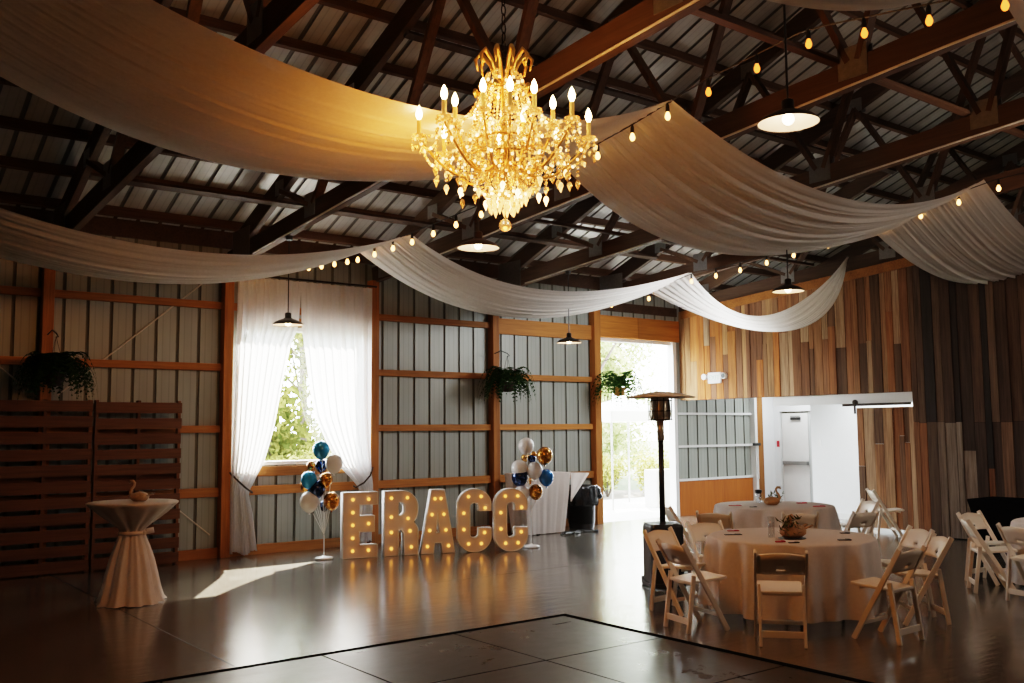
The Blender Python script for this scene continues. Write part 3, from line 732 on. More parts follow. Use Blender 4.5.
for q, e_ in (((-.35, .62, -.12), 24), ((.45, .58, -.12), 24), ((-.74, .1, -.12), 9), ((0, .10, .34), 30), ((0, 0, -.78), 5)):
    ld = bpy.data.lights.new('chandelier_glow', 'POINT'); ld.energy = e_; ld.color = (1, .31, .045); ld.shadow_soft_size = .25
    lo = bpy.data.objects.new('chandelier_glow', ld); COL.objects.link(lo); lo.location = CH + Vector(q)

# ------------------------------------------------------------------ curtains
def curtain(label, side, seed):
    rr = random.Random(seed); p1, p2 = rr.uniform(0, 6), rr.uniform(0, 6)
    t = thing('window_curtain', label, 'curtain', (0, -.16, 0), 0, 'sheer window curtains')
    if side < 0:
        out = lambda z: interp(z, [(0, 5.33), (.9, 5.32), (1.6, 5.34), (3.9, 5.38)])
        inn = lambda z: interp(z, [(0.04, 5.74), (.6, 5.66), (.92, 5.58), (1.05, 5.66), (1.35, 5.82), (1.85, 5.97), (2.48, 6.09), (3.09, 6.22), (3.4, 6.35), (4.1, 6.40)])
    else:
        out = lambda z: interp(z, [(0, 7.64), (.95, 7.66), (1.6, 7.63), (3.9, 7.64)])
        inn = lambda z: interp(z, [(0.04, 7.36), (.6, 7.42), (.90, 7.42), (1.05, 7.28), (1.25, 7.07), (1.68, 6.82), (2.04, 6.64), (2.44, 6.55), (3.05, 6.46), (3.4, 6.40), (4.1, 6.38)])
    def pt(u, v):
        z = lerp(.05 + .03 * math.sin(9 * u), 4.10, v); x = lerp(out(z), inn(z), u)
        wdt = abs(out(z) - inn(z)); a = .028 + .02 * (1 - wdt)
        y = -a * (math.sin(2 * PI * 9 * u + p1) + .6 * math.sin(2 * PI * 15.3 * u + p2 + 1.5 * v)) - .02
        return (x, y, z)
    MB().grid(pt, 90, 60).build('fabric', M['curtain'], t, smooth=True)
    zt = .97; x0, x1 = (out(zt) - .02, inn(zt - .02) + .03) if side < 0 else (out(zt) + .02, inn(zt) - .03)
    b = MB(); b.tube([(x0, .02, zt + .26), (lerp(x0, x1, .3), -.09, zt + .13), (lerp(x0, x1, .65), -.11, zt + .02), (x1, -.07, zt - .05), (x1, .0, zt - .03)], .014, 6); b.build('tie_rope', M['rope'], t, smooth=True)
    return t
curtain('white sheer curtain tied back at the cocktail-table side of the window', -1, 2)
curtain('white sheer curtain tied back behind the letter E', 1, 5)
cr = tag(MB().tube([(5.30, -.16, 4.135), (7.72, -.16, 4.135)], .016, 8).build('curtain_rod', M['bronze']), 'dark rod carrying the two window curtains', 'curtain rod')

# ------------------------------------------------------------------ pallets, wall rods
def pallet(label, x0, x1, seed):
    rr = random.Random(seed); t = thing('pallet_panel', label, 'pallet', ((x0 + x1) / 2, -.235, 0), 0, 'upright pallet panels'); w = x1 - x0 - .02
    b = MB(); z = .02
    while z < 2.2:
        h = rr.uniform(.135, .15); b.box((rr.uniform(-.005, .005), -.055, z + h / 2), (w, .02, h)); z += h + rr.uniform(.055, .072)
    b.build('slats', M['pallet'], t)
    for s in (-1, 0, 1): MB().bx((s * (w / 2 - .025) - .02, -.044, 0), (s * (w / 2 - .025) + .02, .044, 2.24)).build('stringer', M['pallet'], t)
    b = MB()
    for z in (.05, .6, 1.15, 1.7, 2.1): b.bx((-w / 2, .045, z), (w / 2, .06, z + .1))
    b.build('back_boards', M['pallet'], t)
pallet('upright wooden pallet panel directly behind the cocktail table', 3.40, 4.56, 3)
pallet('upright wooden pallet panel under the largest fern', 2.22, 3.39, 4)
pallet('upright wooden pallet panel at the dark end of the row', 1.04, 2.21, 6)
for lab, a, c in (('thin white brace rod rising from the pallets towards the window curtain', (4.9, -.012, 3.96), (3.0, -.012, 2.31)), ('thin white brace rod running down behind the pallets to the floor', (2.1, -.030, 2.82), (5.08, -.030, .33))):
    tag(MB().tube([a, c], .011, 6).build('brace_rod', M['cord']), lab, 'brace rod', 'white wall brace rods')

# ------------------------------------------------------------------ ferns
def fern(label, loc, r, mat, pot, hook, seed, n=46, lit=False, drop=.8, lf=.14):
    rr = random.Random(seed); t = thing('hanging_fern', label, 'plant', loc, 0, 'hanging ferns')
    b = MB()
    for i in range(n):
        a = rr.uniform(0, 2 * PI); L_ = r * rr.uniform(.65, 1.1); up = rr.uniform(.15, .75) * r; d = Vector((math.cos(a), math.sin(a), 0)); side = Vector((-d.y, d.x, 0))
        pts = []
        for q in range(15):
            s = q / 14; pts.append(d * (L_ * (1 - (1 - s) ** 1.6)) + Vector((0, 0, .02 + up * math.sin(min(1, s * 1.4) * PI * .6) - drop * r * s ** 2.2 * 1.3)))
        b.tube(pts, [.004 * (1 - .8 * q / 14) for q in range(15)], 3, cap=False)
        for q in range(1, 15):
            p = pts[q]; tl = (pts[q] - pts[q - 1]).normalized(); ll = r * lf * math.sin(PI * min(1, .12 + q / 15.5)) ; wl = r * .032
            for sg in (-1, 1):
                e_ = p + side * sg * ll + tl * ll * .35 + Vector((0, 0, -ll * .25))
                b.add([p - tl * wl, p + tl * wl, e_ + tl * wl * .3, e_ - tl * wl * .3], [(0, 1, 2, 3)])
    b.build('fronds', mat, t)
    MB().lathe([(.06, -.17), (.10, -.15), (.125, -.02), (.135, 0), (.12, .0), (.001, -.02)], 18).build('pot', pot, t, smooth=True)
    b = MB()
    for i in range(3):
        a = 2 * PI * i / 3; b.tube([(.12 * math.cos(a), .12 * math.sin(a), 0), (0, 0, hook - .04)], .003, 4)
    b.build('hanger_wire', M['black'], t)
    # bracket arm back to the wall
    b = MB(); yb = -loc[1] - .19; b.tube([(0, yb, hook + .02), (0, yb * .5, hook + .06), (0, 0, hook), (.02, -.04, hook - .05), (0, 0, hook - .05)], .008, 6); b.build('bracket', M['black'], t)
fern('dark hanging fern above the pallet wall', (TX(0) - .06, -.66, 2.57), .48, M['fern'], M['coco'], .5, 3, 100, lf=.17)
fern('dark hanging fern on the post above the marquee letters', (TX(3) - .12, -.56, 2.62), .50, M['fern'], M['coco'], .5, 8, 70, lf=.15)
fern('bright fern in an orange pot hanging in the doorway', (TX(4) + .06, -.60, 2.58), .58, M['fern_lit'], M['terra'], .5, 12, 60, drop=.75, lf=.12)

# ------------------------------------------------------------------ marquee letters
def letter_curve(name, polys, fill, extr):
    cu = bpy.data.curves.new(name, 'CURVE'); cu.dimensions = '2D'; cu.fill_mode = fill; cu.extrude = extr
    for p in polys:
        s = cu.splines.new('POLY'); s.points.add(len(p) - 1); s.use_cyclic_u = True
        for q, (x, y) in zip(s.points, p): q.co = (x, y, 0, 1)
    o = bpy.data.objects.new(name, cu); COL.objects.link(o)
    dg = bpy.context.evaluated_depsgraph_get(); me = bpy.data.meshes.new_from_object(o.evaluated_get(dg))
    bpy.data.objects.remove(o); bpy.data.curves.remove(cu); return me
def arc(cx, cy, rx, ry, a0, a1, n=14): return [(cx + rx * math.cos(lerp(a0, a1, i / n)), cy + ry * math.sin(lerp(a0, a1, i / n))) for i in range(n + 1)]
W, H = .50, .92
LET = {}
LET['E'] = ([[(0, 0), (W, 0), (W, .175), (.24, .175), (.24, .36), (.455, .36), (.455, .585), (.24, .585), (.24, .745), (W, .745), (W, H), (0, H)]],
            [(.14, .10), (.37, .10), (.14, .28), (.14, .46), (.37, .475), (.14, .64), (.14, .82), (.37, .82)])
rO = [(0, 0), (.205, 0), (.205, .36), (.25, .36), (.29, .31), (.295, 0), (W, 0), (W, .34)] + [(.495, .38), (.47, .425), (.43, .465), (.47, .52), (.495, .60), (.50, .68)] + arc(.26, .68, .24, .24, 0, PI / 2, 12) + [(0, H)]
rI = [(.205, .56), (.205, .76)] + list(reversed(arc(.235, .66, .075, .10, -PI / 2, PI / 2, 10)))
LET['R'] = ([rO, rI], [(.10, .10), (.10, .33), (.10, .55), (.10, .82), (.34, .82), (.35, .52), (.38, .34), (.40, .11)])
LET['A'] = ([[(0, 0), (.185, 0), (.205, .15), (.305, .15), (.325, 0), (.51, 0), (.355, H), (.155, H)], [(.222, .29), (.288, .29), (.255, .58)]],
            [(.095, .10), (.415, .10), (.13, .33), (.375, .33), (.165, .56), (.345, .56), (.21, .79), (.30, .79)])
cO = [(W, .60), (W, .70)] + arc(.25, .69, .25, .23, 0, PI, 18)[1:] + arc(.25, .23, .25, .23, PI, 2 * PI, 18) + [(W, .345), (.315, .345), (.315, .27)] + list(reversed(arc(.2475, .255, .0675, .055, PI, 2 * PI, 10)))[1:] + list(reversed(arc(.2475, .665, .0675, .055, 0, PI, 10)))[:-1] + [(.315, .665), (.315, .60)]
LET['C'] = ([cO], [(.41, .64), (.35, .81), (.16, .81), (.09, .57), (.09, .33), (.16, .12), (.35, .12), (.40, .28)])
def marquee(chh, label, x, y, ang):
    t = thing('marquee_letter', label, 'marquee letter', (x, y, 0), ang, 'white marquee letters')
    polys, bl = LET[chh]
    me = letter_curve('letter_shell', polys, 'NONE', .075); me.materials.clear(); me.materials.append(M['letter_rim'])
    o = bpy.data.objects.new('letter_shell', me); COL.objects.link(o); o.parent = t; o.rotation_euler = (PI / 2, 0, 0); o.location = (0, .075, .006)
    md = o.modifiers.new('s', 'SOLIDIFY'); md.thickness = .012; md.offset = 0
    me = letter_curve('letter_face', polys, 'BOTH', .004); me.materials.clear(); me.materials.append(M['letter'])
    o = bpy.data.objects.new('letter_face', me); COL.objects.link(o); o.parent = t; o.rotation_euler = (PI / 2, 0, 0); o.location = (0, .028, .006)
    for (bx_, bz) in bl:
        b = MB(); b.ball((bx_, .003, bz + .006), .023, 10, 7); b.build('bulb', M['marquee'], t, smooth=True)
lw = math.atan2(-.24, .97)
for chh, lab, x, y, aa in (('E', 'white light-up marquee letter E, first of the word', 6.49, -1.41, -.25), ('R', 'white light-up marquee letter R', 7.085, -1.545, -.26), ('A', 'white light-up marquee letter A', 7.62, -1.675, -.34), ('C', 'white light-up marquee letter C beside the A', 8.11, -1.91, -.46), ('C', 'white light-up marquee letter C at the end beside the balloons', 8.57, -2.21, -.42)):
    marquee(chh, lab, x, y, aa)
for (x, y) in ((6.7, -1.75), (7.3, -1.9), (7.8, -2.05), (8.3, -2.35), (8.75, -2.6)):
    ld = bpy.data.lights.new('marquee_glow', 'POINT'); ld.energy = .3; ld.color = (1, .5, .15); ld.shadow_soft_size = .2
    lo = bpy.data.objects.new('marquee_glow', ld); COL.objects.link(lo); lo.location = (x, y, .5)

# ------------------------------------------------------------------ balloon stands
def balloon_stand(label, x, y, k, bal, fork):
    t = thing('balloon_stand', label, 'balloon stand', (x, y, 0), -yaw, 'balloon stands')   # local +x runs along the letters' row
    MB().lathe([(.125, 0), (.13, .02), (.11, .035), (.03, .045), (.013, .06)], 24).build('base', M['b_white'], t, smooth=True)
    MB().tube([(0, 0, .05), (0, 0, fork)], .009, 8).build('pole', M['white'], t)
    rr = random.Random(int(x * 100))
    for (dx, dz, r, mt) in bal:
        dy = -.10 if r > .09 else .10
        dy += rr.uniform(-.05, .05); p = Vector((dx, dy, dz)); low = p + Vector((-dx * .25, -dy * .3, -r * 1.28))
        MB().tube([(0, 0, fork), low * .6 + Vector((0, 0, fork)) * .4, low], .004, 5).build('stick', M['white'], t)
        b = MB(); prof = []
        for j in range(15):
            s = j / 14; an = PI * s; rad = r * math.sin(an) * (1 if an > PI / 2 else (1 - .12 * math.cos(an) ** 2)); z = -r * math.cos(an) * (1.22 if an < PI / 2 else 1.05)
            prof.append((max(rad, .002), z))
        b.lathe(prof, 18, p); b.lathe([(.014, -r * 1.22 - .02), (.006, -r * 1.22)], 8, p)
        b.build('balloon', M[mt], t, smooth=True)
K = .0145
def BL(lst, sx, sy): return [((px - sx) * K, (sy - py) * K, pr * K, m) for px, py, pr, m in lst]
balloon_stand('balloon stand beside the letter E, by the curtained window', 6.29, -1.22, K, BL([(321, 451, 8.3, 'b_sky'), (333, 464.5, 8.6, 'b_white'), (317, 467, 6, 'b_navy'), (308.5, 467, 4.5, 'b_gold'), (309, 480, 8, 'b_sky'), (325.5, 480, 6.6, 'b_gold'), (302, 487, 5.2, 'b_gold'), (316.5, 489, 8, 'b_navy'), (309.5, 501, 9.3, 'b_white'), (331, 500.5, 8, 'b_gold'), (322, 506, 5, 'b_navy')], 322.6, 557.5), .34)
K = .0156
balloon_stand('balloon stand beside the last letter C, by the high cloth table', 9.34, -2.10, K, BL([(530.5, 450, 7.8, 'b_white'), (548.5, 459.5, 8, 'b_gold'), (529.5, 462, 4, 'b_gold'), (536.5, 463, 4, 'b_navy'), (538, 459, 3.2, 'b_gold'), (523.5, 472, 8, 'b_white'), (538.5, 474, 7.8, 'b_white'), (524, 480.5, 8.3, 'b_navy'), (550, 481, 7.6, 'b_blue'), (526, 496, 7.8, 'b_white'), (539.6, 495, 7, 'b_gold'), (534, 485, 3, 'b_gold')], 534.7, 549.5), .55)

# ------------------------------------------------------------------ tables and cloths
def round_table(label, x, y, r=.76):
    t = thing('round_table', label, 'table', (x, y, 0), 0, 'round folding tables')
    MB().lathe([(r, .71), (r, .735)], 40).build('table_top', M['pallet'], t)
    for a in range(4):
        an = PI / 4 + a * PI / 2
        MB().tube([(.55 * r * math.cos(an), .55 * r * math.sin(an), .71), (.62 * r * math.cos(an), .62 * r * math.sin(an), 0)], .014, 8).build('leg', M['black'], t)
def round_cloth(label, x, y, R0=.79, seed=1, hem=.075, mat='linen'):
    rr = random.Random(seed); ph_ = [rr.uniform(0, 6.28) for _ in range(5)]
    def rad(r, z, a, j):
        if z >= .7405: return r
        s = (1 - z / .74)
        w = math.sin(11 * a + ph_[0] + .6 * math.sin(3 * a + ph_[1])) + .6 * math.sin(19 * a + ph_[2]) + .4 * math.sin(5 * a + ph_[3])
        return r + .058 * w * s ** .55 + .04 * s
    prof = [(R0, hem)] + [(R0, lerp(hem, .72, k / 9)) for k in range(1, 9)] + [(R0, .725), (R0 - .006, .738), (R0 - .02, .7435), (R0 * .7, .745), (R0 * .35, .745), (.001, .745)]
    b = MB().lathe(prof, 180, (0, 0, 0), fn=rad, capb=False)
    return tag(b.build('tablecloth', M[mat], smooth=True, loc=(x, y, 0)), label, 'tablecloth', 'white round tablecloths')
TA, TB, TC = (7.97, -7.88), (10.95, -5.41), (11.40, -9.27)
round_table('round table under the nearest white cloth', *TA); round_cloth('white floor-length cloth on the nearest round table', *TA, seed=3)
round_table('round table under the white cloth by the plywood panel', *TB); round_cloth('white floor-length cloth on the round table near the plywood panel', *TB, seed=5)
round_table('round table at the frame edge before the black-covered table', *TC); round_cloth('white cloth on the partly seen table before the black-covered table', *TC, seed=9)
# cocktail table with tied cloth
ct = thing('cocktail_table', 'tall cocktail table inside the tied white cloth', 'table', (3.13, -3.02, 0))
MB().lathe([(.44, 1.03), (.44, 1.055)], 40).build('table_top', M['pallet'], ct); MB().tube([(0, 0, .03), (0, 0, 1.03)], .03, 10).build('pole', M['black'], ct); MB().lathe([(.26, 0), (.26, .02), (.05, .035)], 24).build('base', M['black'], ct)
def crad(r, z, a, j):
    if z > 1.055: return r
    s = min(1, (1.06 - z) / .1) * (.6 if z > .78 else 1.0)
    w = math.sin(11 * a + 1.3 + .9 * math.sin(2 * a)) + .5 * math.sin(19 * a) + .7 * math.sin(5 * a + 2)
    k_ = .022 * (r / .3) if z > .72 else .028 * (r / .3)
    return r + k_ * w * s
prof = [(.335, .010), (.305, .05), (.275, .15), (.245, .30), (.21, .45), (.17, .58), (.13, .69), (.118, .735), (.128, .775), (.19, .83), (.27, .885), (.35, .95), (.42, 1.01), (.462, 1.045), (.468, 1.058), (.455, 1.066), (.30, 1.068), (.001, 1.068)]
cc = tag(MB().lathe(prof, 160, fn=crad, capb=False).build('cocktail_cloth', M['linen_pink'], smooth=True, loc=(3.13, -3.02, 0)), 'blush white cloth tied at the waist of the cocktail table', 'tablecloth')
b = MB(); b.lathe([(.136, .715), (.142, .735), (.136, .757)], 30, capb=False, capt=False); sa = b.build('sash', M['linen_pink'], cc, smooth=True, solid=.004)
MB().ball((.10, -.10, .74), .03, 10, 7).beam((.11, -.11, .75), (.18, -.15, .765), .03, .06).build('sash_knot', M['linen_pink'], cc, smooth=True)
# high cloth table behind the second balloon stand
hb = thing('high_table', 'high table hidden by the white cloth near the bin', 'table', (10.70, -.60, 0))
MB().bx((-.50, -.28, 1.0), (.50, .28, 1.03)).build('table_top', M['pallet'], hb); MB().tube([(0, 0, 0), (0, 0, 1.0)], .035, 8).build('pole', M['black'], hb)
def hc(u, v):
    a = 2 * PI * u; cx = max(-1, min(1, 1.35 * math.cos(a))); sy = max(-1, min(1, 1.35 * math.sin(a)))
    s = v; w = .028 * math.sin(17 * a) + .02 * math.sin(29 * a + 1)
    sc = 1 - .22 * s + w * min(1, 3 * s)
    return (cx * .53 * sc, sy * .30 * sc, 1.045 - 1.03 * s)
b = MB().grid(hc, 140, 16); b.add([hc(i / 140, 0) for i in range(140)], [tuple(range(140))])
hcl = tag(b.build('high_table_cloth', M['linen'], smooth=False, loc=(10.70, -.60, 0)), 'white floor-length cloth on the high table behind the balloons', 'tablecloth')
b = MB(); b.grid(lambda u, v: (lerp(.50, lerp(.95, .50, v), u), -.305 + .02 * math.sin(9 * u), lerp(1.04, lerp(1.04, .55, v), 1) - .02 * u), 8, 8); b.build('corner_drape', M['linen'], hcl)
tag(MB().tube([(.35 * math.cos(q * .5) + .02 * q, .10 * math.sin(q * .9), .02 + .012 * math.sin(q * 1.7)) for q in range(22)], .016, 6).build('cable_heap', M['black'], loc=(11.0, -1.08, 0)), 'heap of black cable on the floor before the high table', 'cable')
# bin
bn = thing('trash_can', 'round black bin with a bag folded over its rim', 'bin', (11.78, -.52, 0))
MB().lathe([(.21, 0), (.225, .02), (.265, .72), (.28, .74), (.26, .75), (.24, .1), (.001, .08)], 28).build('body', M['bin'], bn, smooth=True)
b = MB(); rb = random.Random(4)
b.lathe([(.285, .42), (.30, .46), (.30, .60), (.305, .72), (.295, .775), (.262, .78), (.235, .70), (.2, .4)], 60, fn=lambda r, z, a, j: r + (.012 * math.sin(13 * a + z * 9) + .008 * math.sin(31 * a)) * (1 if j else 1.6), capb=False, capt=False); b.build('bin_bag', M['bag'], bn, smooth=True)
MB().ball((.26, -.12, .66), .09, 12, 8, sz=(1, 1, 1.1)).ball((.30, -.16, .58), .06, 10, 7).build('bag_knot', M['bag'], bn, smooth=True)
# black covered table
bt = thing('banquet_table', 'long table inside a stretched black cover by the planks', 'table', (14.12, -8.2, 0))
MB().bx((-.36, -1.5, .71), (.36, 1.5, .735)).build('table_top', M['pallet'], bt)
for sx in (-1, 1):
    for sy in (-1, 1): MB().tube([(sx * .3, sy * 1.4, 0), (sx * .3, sy * 1.4, .71)], .015, 6).build('leg', M['black'], bt)
def bc(u, v):
    a = 2 * PI * u; cx = max(-1, min(1, 1.42 * math.cos(a))); sy = max(-1, min(1, 1.42 * math.sin(a)))
    k_ = abs(cx) > .99 and abs(sy) > .99
    pull = 1 - .10 * math.sin(PI * v) * (1 if not k_ else 0)
    return (cx * .385 * (pull if abs(cx) < .99 or True else 1), sy * 1.53 * (1 - .05 * math.sin(PI * v)), .745 - .73 * v)
b = MB().grid(bc, 120, 12); b.add([bc(i / 120, 0) for i in range(120)], [tuple(range(120))])
tag(b.build('table_cover', M['blackcloth'], loc=(14.12, -8.2, 0)), 'stretched black cover on the long table against the planks', 'tablecloth')

# ------------------------------------------------------------------ folding chairs (local +y faces the table)
def make_chair(label, x, y, ang, group='white folding chairs'):
    t = thing('folding_chair', label, 'chair', (x, y, 0), ang, group)
    for s in (-1, 1):
        b = MB(); b.beam((s * .205, .170, .002), (s * .205, -.285, .785), .046, .024, up=(1, 0, 0))
        b.build('side_rail', M['resin'], t, bevel=.005)
    for s in (-1, 1):
        b = MB(); b.beam((s * .178, -.235, .002), (s * .178, -.165, .50), .040, .024, up=(1, 0, 0)); b.build('rear_leg', M['resin'], t, bevel=.005)
    b = MB(); sh = [(-.175, .20), (.175, .20), (.19, .17), (.162, -.19), (-.162, -.19), (-.19, .17)]
    n = len(sh); zt = lambda y: .455 + .03 * (y / .2) * .5
    b.add([(x_, y_, zt(y_) - .022) for x_, y_ in sh] + [(x_, y_, zt(y_) + .004) for x_, y_ in sh], [tuple(range(n - 1, -1, -1)), tuple(range(n, 2 * n))] + [(i, (i + 1) % n, n + (i + 1) % n, n + i) for i in range(n)])
    b.build('seat', M['resin'], t, bevel=.006)
    b = MB(); b.bx((-.15, -.16, .405), (.15, -.145, .445)); b.bx((-.15, .13, .415), (.15, .145, .452)); b.build('seat_frame', M['resin'], t)
    # curved back panel with a slot
    b = MB()
    us = [0, .1, .2, .3, .41, .46, .54, .59, .7, .8, .9, 1]; vs = [0, .18, .30, .5, .7, 1]
    def bp(u, v):
        z = .585 + .160 * v + .022 * math.sin(PI * u) * v; y_ = .170 - .455 * (z / .785) - .028 * math.sin(PI * u)
        return (lerp(-.196, .196, u), y_, z)
    g = [bp(u, v) for v in vs for u in us]; nu = len(us)
    fs = []
    for j in range(len(vs) - 1):
        for i in range(nu - 1):
            if j == 1 and 4 <= i <= 6: continue
            fs.append((j * nu + i, j * nu + i + 1, (j + 1) * nu + i + 1, (j + 1) * nu + i))
    b.add(g, fs); b.build('backrest', M['resin'], t, smooth=True, solid=.018)
    b = MB(); b.bx((-.168, -.232, .075), (.168, -.217, .13)); b.build('stretcher', M['resin'], t, bevel=.004)
    b = MB(); b.bx((-.195, .078, .125), (.195, .093, .16)); b.build('stretcher', M['resin'], t, bevel=.004)
    return t
def rot_of(fx, fy): return math.atan2(-fx, fy)
CH_ = [  # label, centre, facing
 ('folding chair at the nearest table with its back squarely to the viewer', (6.85, -8.58), (.76, .65)),
 ('folding chair seen in profile beside the nearest table, turned towards the dance floor', (7.63, -9.06), (-.02, 1)),
 ('folding chair seen edge-on between the nearest table and the profile chair', (8.95, -8.40), (-.86, .50)),
 ('folding chair half hidden behind the profile chair at the nearest table', (8.50, -8.84), (-.76, .65)),
 ('folding chair at the nearest table beside the dance floor corner, facing the cloth', (6.74, -7.76), (.97, -.22)),
 ('folding chair standing directly in front of the patio heater base', (7.21, -7.12), (.08, -1)),
 ('folding chair seen edge-on behind the heater, serving the table by the plywood', (9.69, -4.96), (.86, -.51)),
 ('folding chair with its back to the nearest table, tucked at the far table', (9.37, -5.80), (.90, .44)),
 ('folding chair on the far side of the nearest table, facing the viewer', (8.04, -6.90), (-.30, -.95)),
 ('folding chair with brown-lit back behind the gourd centrepiece', (10.02, -6.45), (.69, .73)),
 ('folding chair angled behind the nearest table, in front of the barn door', (10.58, -6.80), (.15, .99)),
 ('bright white folding chair standing alone by the barn door', (14.42, -5.02), (.72, -.69)),
 ('folding chair at the far table against the white room wall', (11.91, -5.99), (-.87, .50)),
 ('folding chair facing the partly seen table, with daylight on its rear legs', (10.66, -8.53), (.62, -.79)),
 ('folding chair between the black-covered table and the partly seen cloth', (11.28, -8.22), (-.1, -.99)),
 ('folding chair at the partly seen table, cut off by the frame', (10.36, -9.12), (.96, -.27)),
]
first = None
for lab, (x, y), (fx, fy) in CH_:
    if first is None: first = make_chair(lab, x, y, rot_of(fx, fy))
    else: dup(first, lab, (x, y, 0), rot_of(fx, fy))

# ------------------------------------------------------------------ things on the tables
ZT = .7465
def swan(label, x, y, z, ang, s, body, neck=True, greens=True):
    t = thing('gourd_swan', label, 'centrepiece', (x, y, z), ang, None)
    b = MB(); prof = [(.001, 0), (.05, .004), (.075, .03), (.078, .055), (.06, .085), (.03, .10), (.001, .105)]
    b.lathe([(r * s, h * s) for r, h in prof], 20, fn=lambda r, z_, a, j: r * (1 + .28 * abs(math.cos(a)) + .02 * math.sin(9 * a))); b.build('body', body, t, smooth=True)
    b = MB(); b.tube([Vector(p) * s for p in ((-.02, 0, .09), (-.03, 0, .125), (-.015, 0, .155), (.0, 0, .17))], [.026 * s, .02 * s, .018 * s, .006 * s], 10) if not neck else b.tube([Vector(p) * s for p in ((-.075, 0, .06), (-.10, 0, .09), (-.085, 0, .13), (-.06, 0, .165), (-.055, 0, .195), (-.075, 0, .218), (-.10, 0, .215), (-.115, 0, .195))], [.022 * s, .018 * s, .014 * s, .013 * s, .014 * s, .016 * s, .017 * s, .006 * s], 10); b.build('neck', body, t, smooth=True)
    b = MB()
    for k_ in (-1, 0, 1): b.beam((.08 * s, k_ * .02 * s, .06 * s), (.15 * s, k_ * .035 * s, (.075 + .015 * abs(k_)) * s), .025 * s, .008 * s)
    b.build('tail', body, t)
    if greens:
        b = MB(); rr = random.Random(int(x * 31))
        for k_ in range(70):
            p = Vector((rr.uniform(-.14, .02), rr.uniform(-.09, -.02), rr.uniform(.02, .15))) * s; d = Vector((rr.uniform(-1, 1), rr.uniform(-1, 1), rr.uniform(.2, 1))).normalized() * .04 * s; w_ = Vector((rr.uniform(-1, 1), rr.uniform(-1, 1), 0)).normalized() * .011 * s
            b.add([p - w_, p + w_, p + d + w_ * .2, p + d - w_ * .2], [(0, 1, 2, 3)])
        b.build('greenery', M['green'], t)
    return t
swan('small tan gourd swan on the cocktail table', 3.18, -3.08, 1.0685, -.66, 1.0, M['gourd_pale'], greens=False)
swan('tan gourd with dark greenery at the middle of the nearest table', 7.76, -8.06, ZT + .006, -.3, 1.3, M['gourd'], neck=False)
swan('tan gourd swan on the far table beside the glass jar', 10.86, -5.45, ZT + .001, 2.4, 1.1, M['gourd'])
tag(MB().lathe([(.13, 0), (.13, .005)], 28).build('dark_tray', M['black'], loc=(7.76, -8.05, ZT)), 'round dark tray under the centrepiece on the nearest table', 'tray')
g = tag(MB().lathe([(.001, 0), (.032, .002), (.034, .20), (.030, .20), (.028, .008), (.001, .008)], 18).build('glass_cylinder', M['jar'], smooth=True, loc=(7.66, -7.89, ZT)), 'tall clear glass cylinder beside the gourd on the nearest table', 'glass')
j = tag(MB().lathe([(.001, 0), (.045, .002), (.045, .11), (.035, .13), (.033, .13), (.041, .108), (.041, .008), (.001, .008)], 18).build('glass_jar', M['jar'], smooth=True, loc=(11.05, -5.08, ZT)), 'glass jar with a dark top on the far table', 'jar')
MB().lathe([(.038, .131), (.05, .15), (.05, .18), (.001, .19)], 14).build('jar_filler', M['black'], j)
def flat(kind, label, cat, x, y, ang, size, mat, grp):
    t = MB().box((0, 0, size[2] / 2), size).box((size[0] * .30, 0, size[2] * .9), (size[0] * .34, size[1] * 1.5, size[2] * .9)).build(kind, M[mat], bevel=.003, loc=(x, y, ZT)); t.rotation_euler = (0, 0, ang); return tag(t, label, cat, grp)
flat('paper_favor', 'red-tipped flat favor at the far edge of the nearest cloth', 'favor', 7.86, -7.26, -.6, (.12, .04, .008), 'red', 'small table favors')
flat('paper_favor', 'red and brown favor in front of the gourd on the nearest table', 'favor', 7.42, -8.17, -.6, (.09, .035, .012), 'red', 'small table favors')
flat('dark_favor', 'long dark favor at the heater side of the nearest table', 'favor', 7.58, -7.49, -.62, (.17, .05, .008), 'black', 'small table favors')
flat('dark_favor', 'dark favor nearest the profile chair', 'favor', 7.98, -8.47, -.7, (.12, .05, .010), 'black', 'small table favors')
flat('dark_favor', 'dark favor nearest the chair before the barn door', 'favor', 8.50, -8.13, -.6, (.09, .045, .008), 'black', 'small table favors')
flat('brown_favor', 'small brown favor next to the red favor before the gourd', 'favor', 7.46, -8.29, -.5, (.10, .03, .008), 'coco', 'small table favors')
flat('paper_favor', 'red favor at the plywood end of the far table', 'favor', 10.42, -5.18, -.6, (.17, .05, .008), 'red', 'small table favors')
flat('paper_favor', 'red favor at the back of the far table under the white door', 'favor', 11.39, -5.55, -.6, (.14, .05, .012), 'red', 'small table favors')
flat('paper_favor', 'red favor at the end of the far table near the white wall', 'favor', 11.10, -6.03, -.6, (.16, .05, .010), 'red', 'small table favors')
flat('dark_favor', 'small dark favor at the front rim of the far table', 'favor', 10.40, -5.50, -.6, (.10, .04, .008), 'b_navy', 'small table favors')

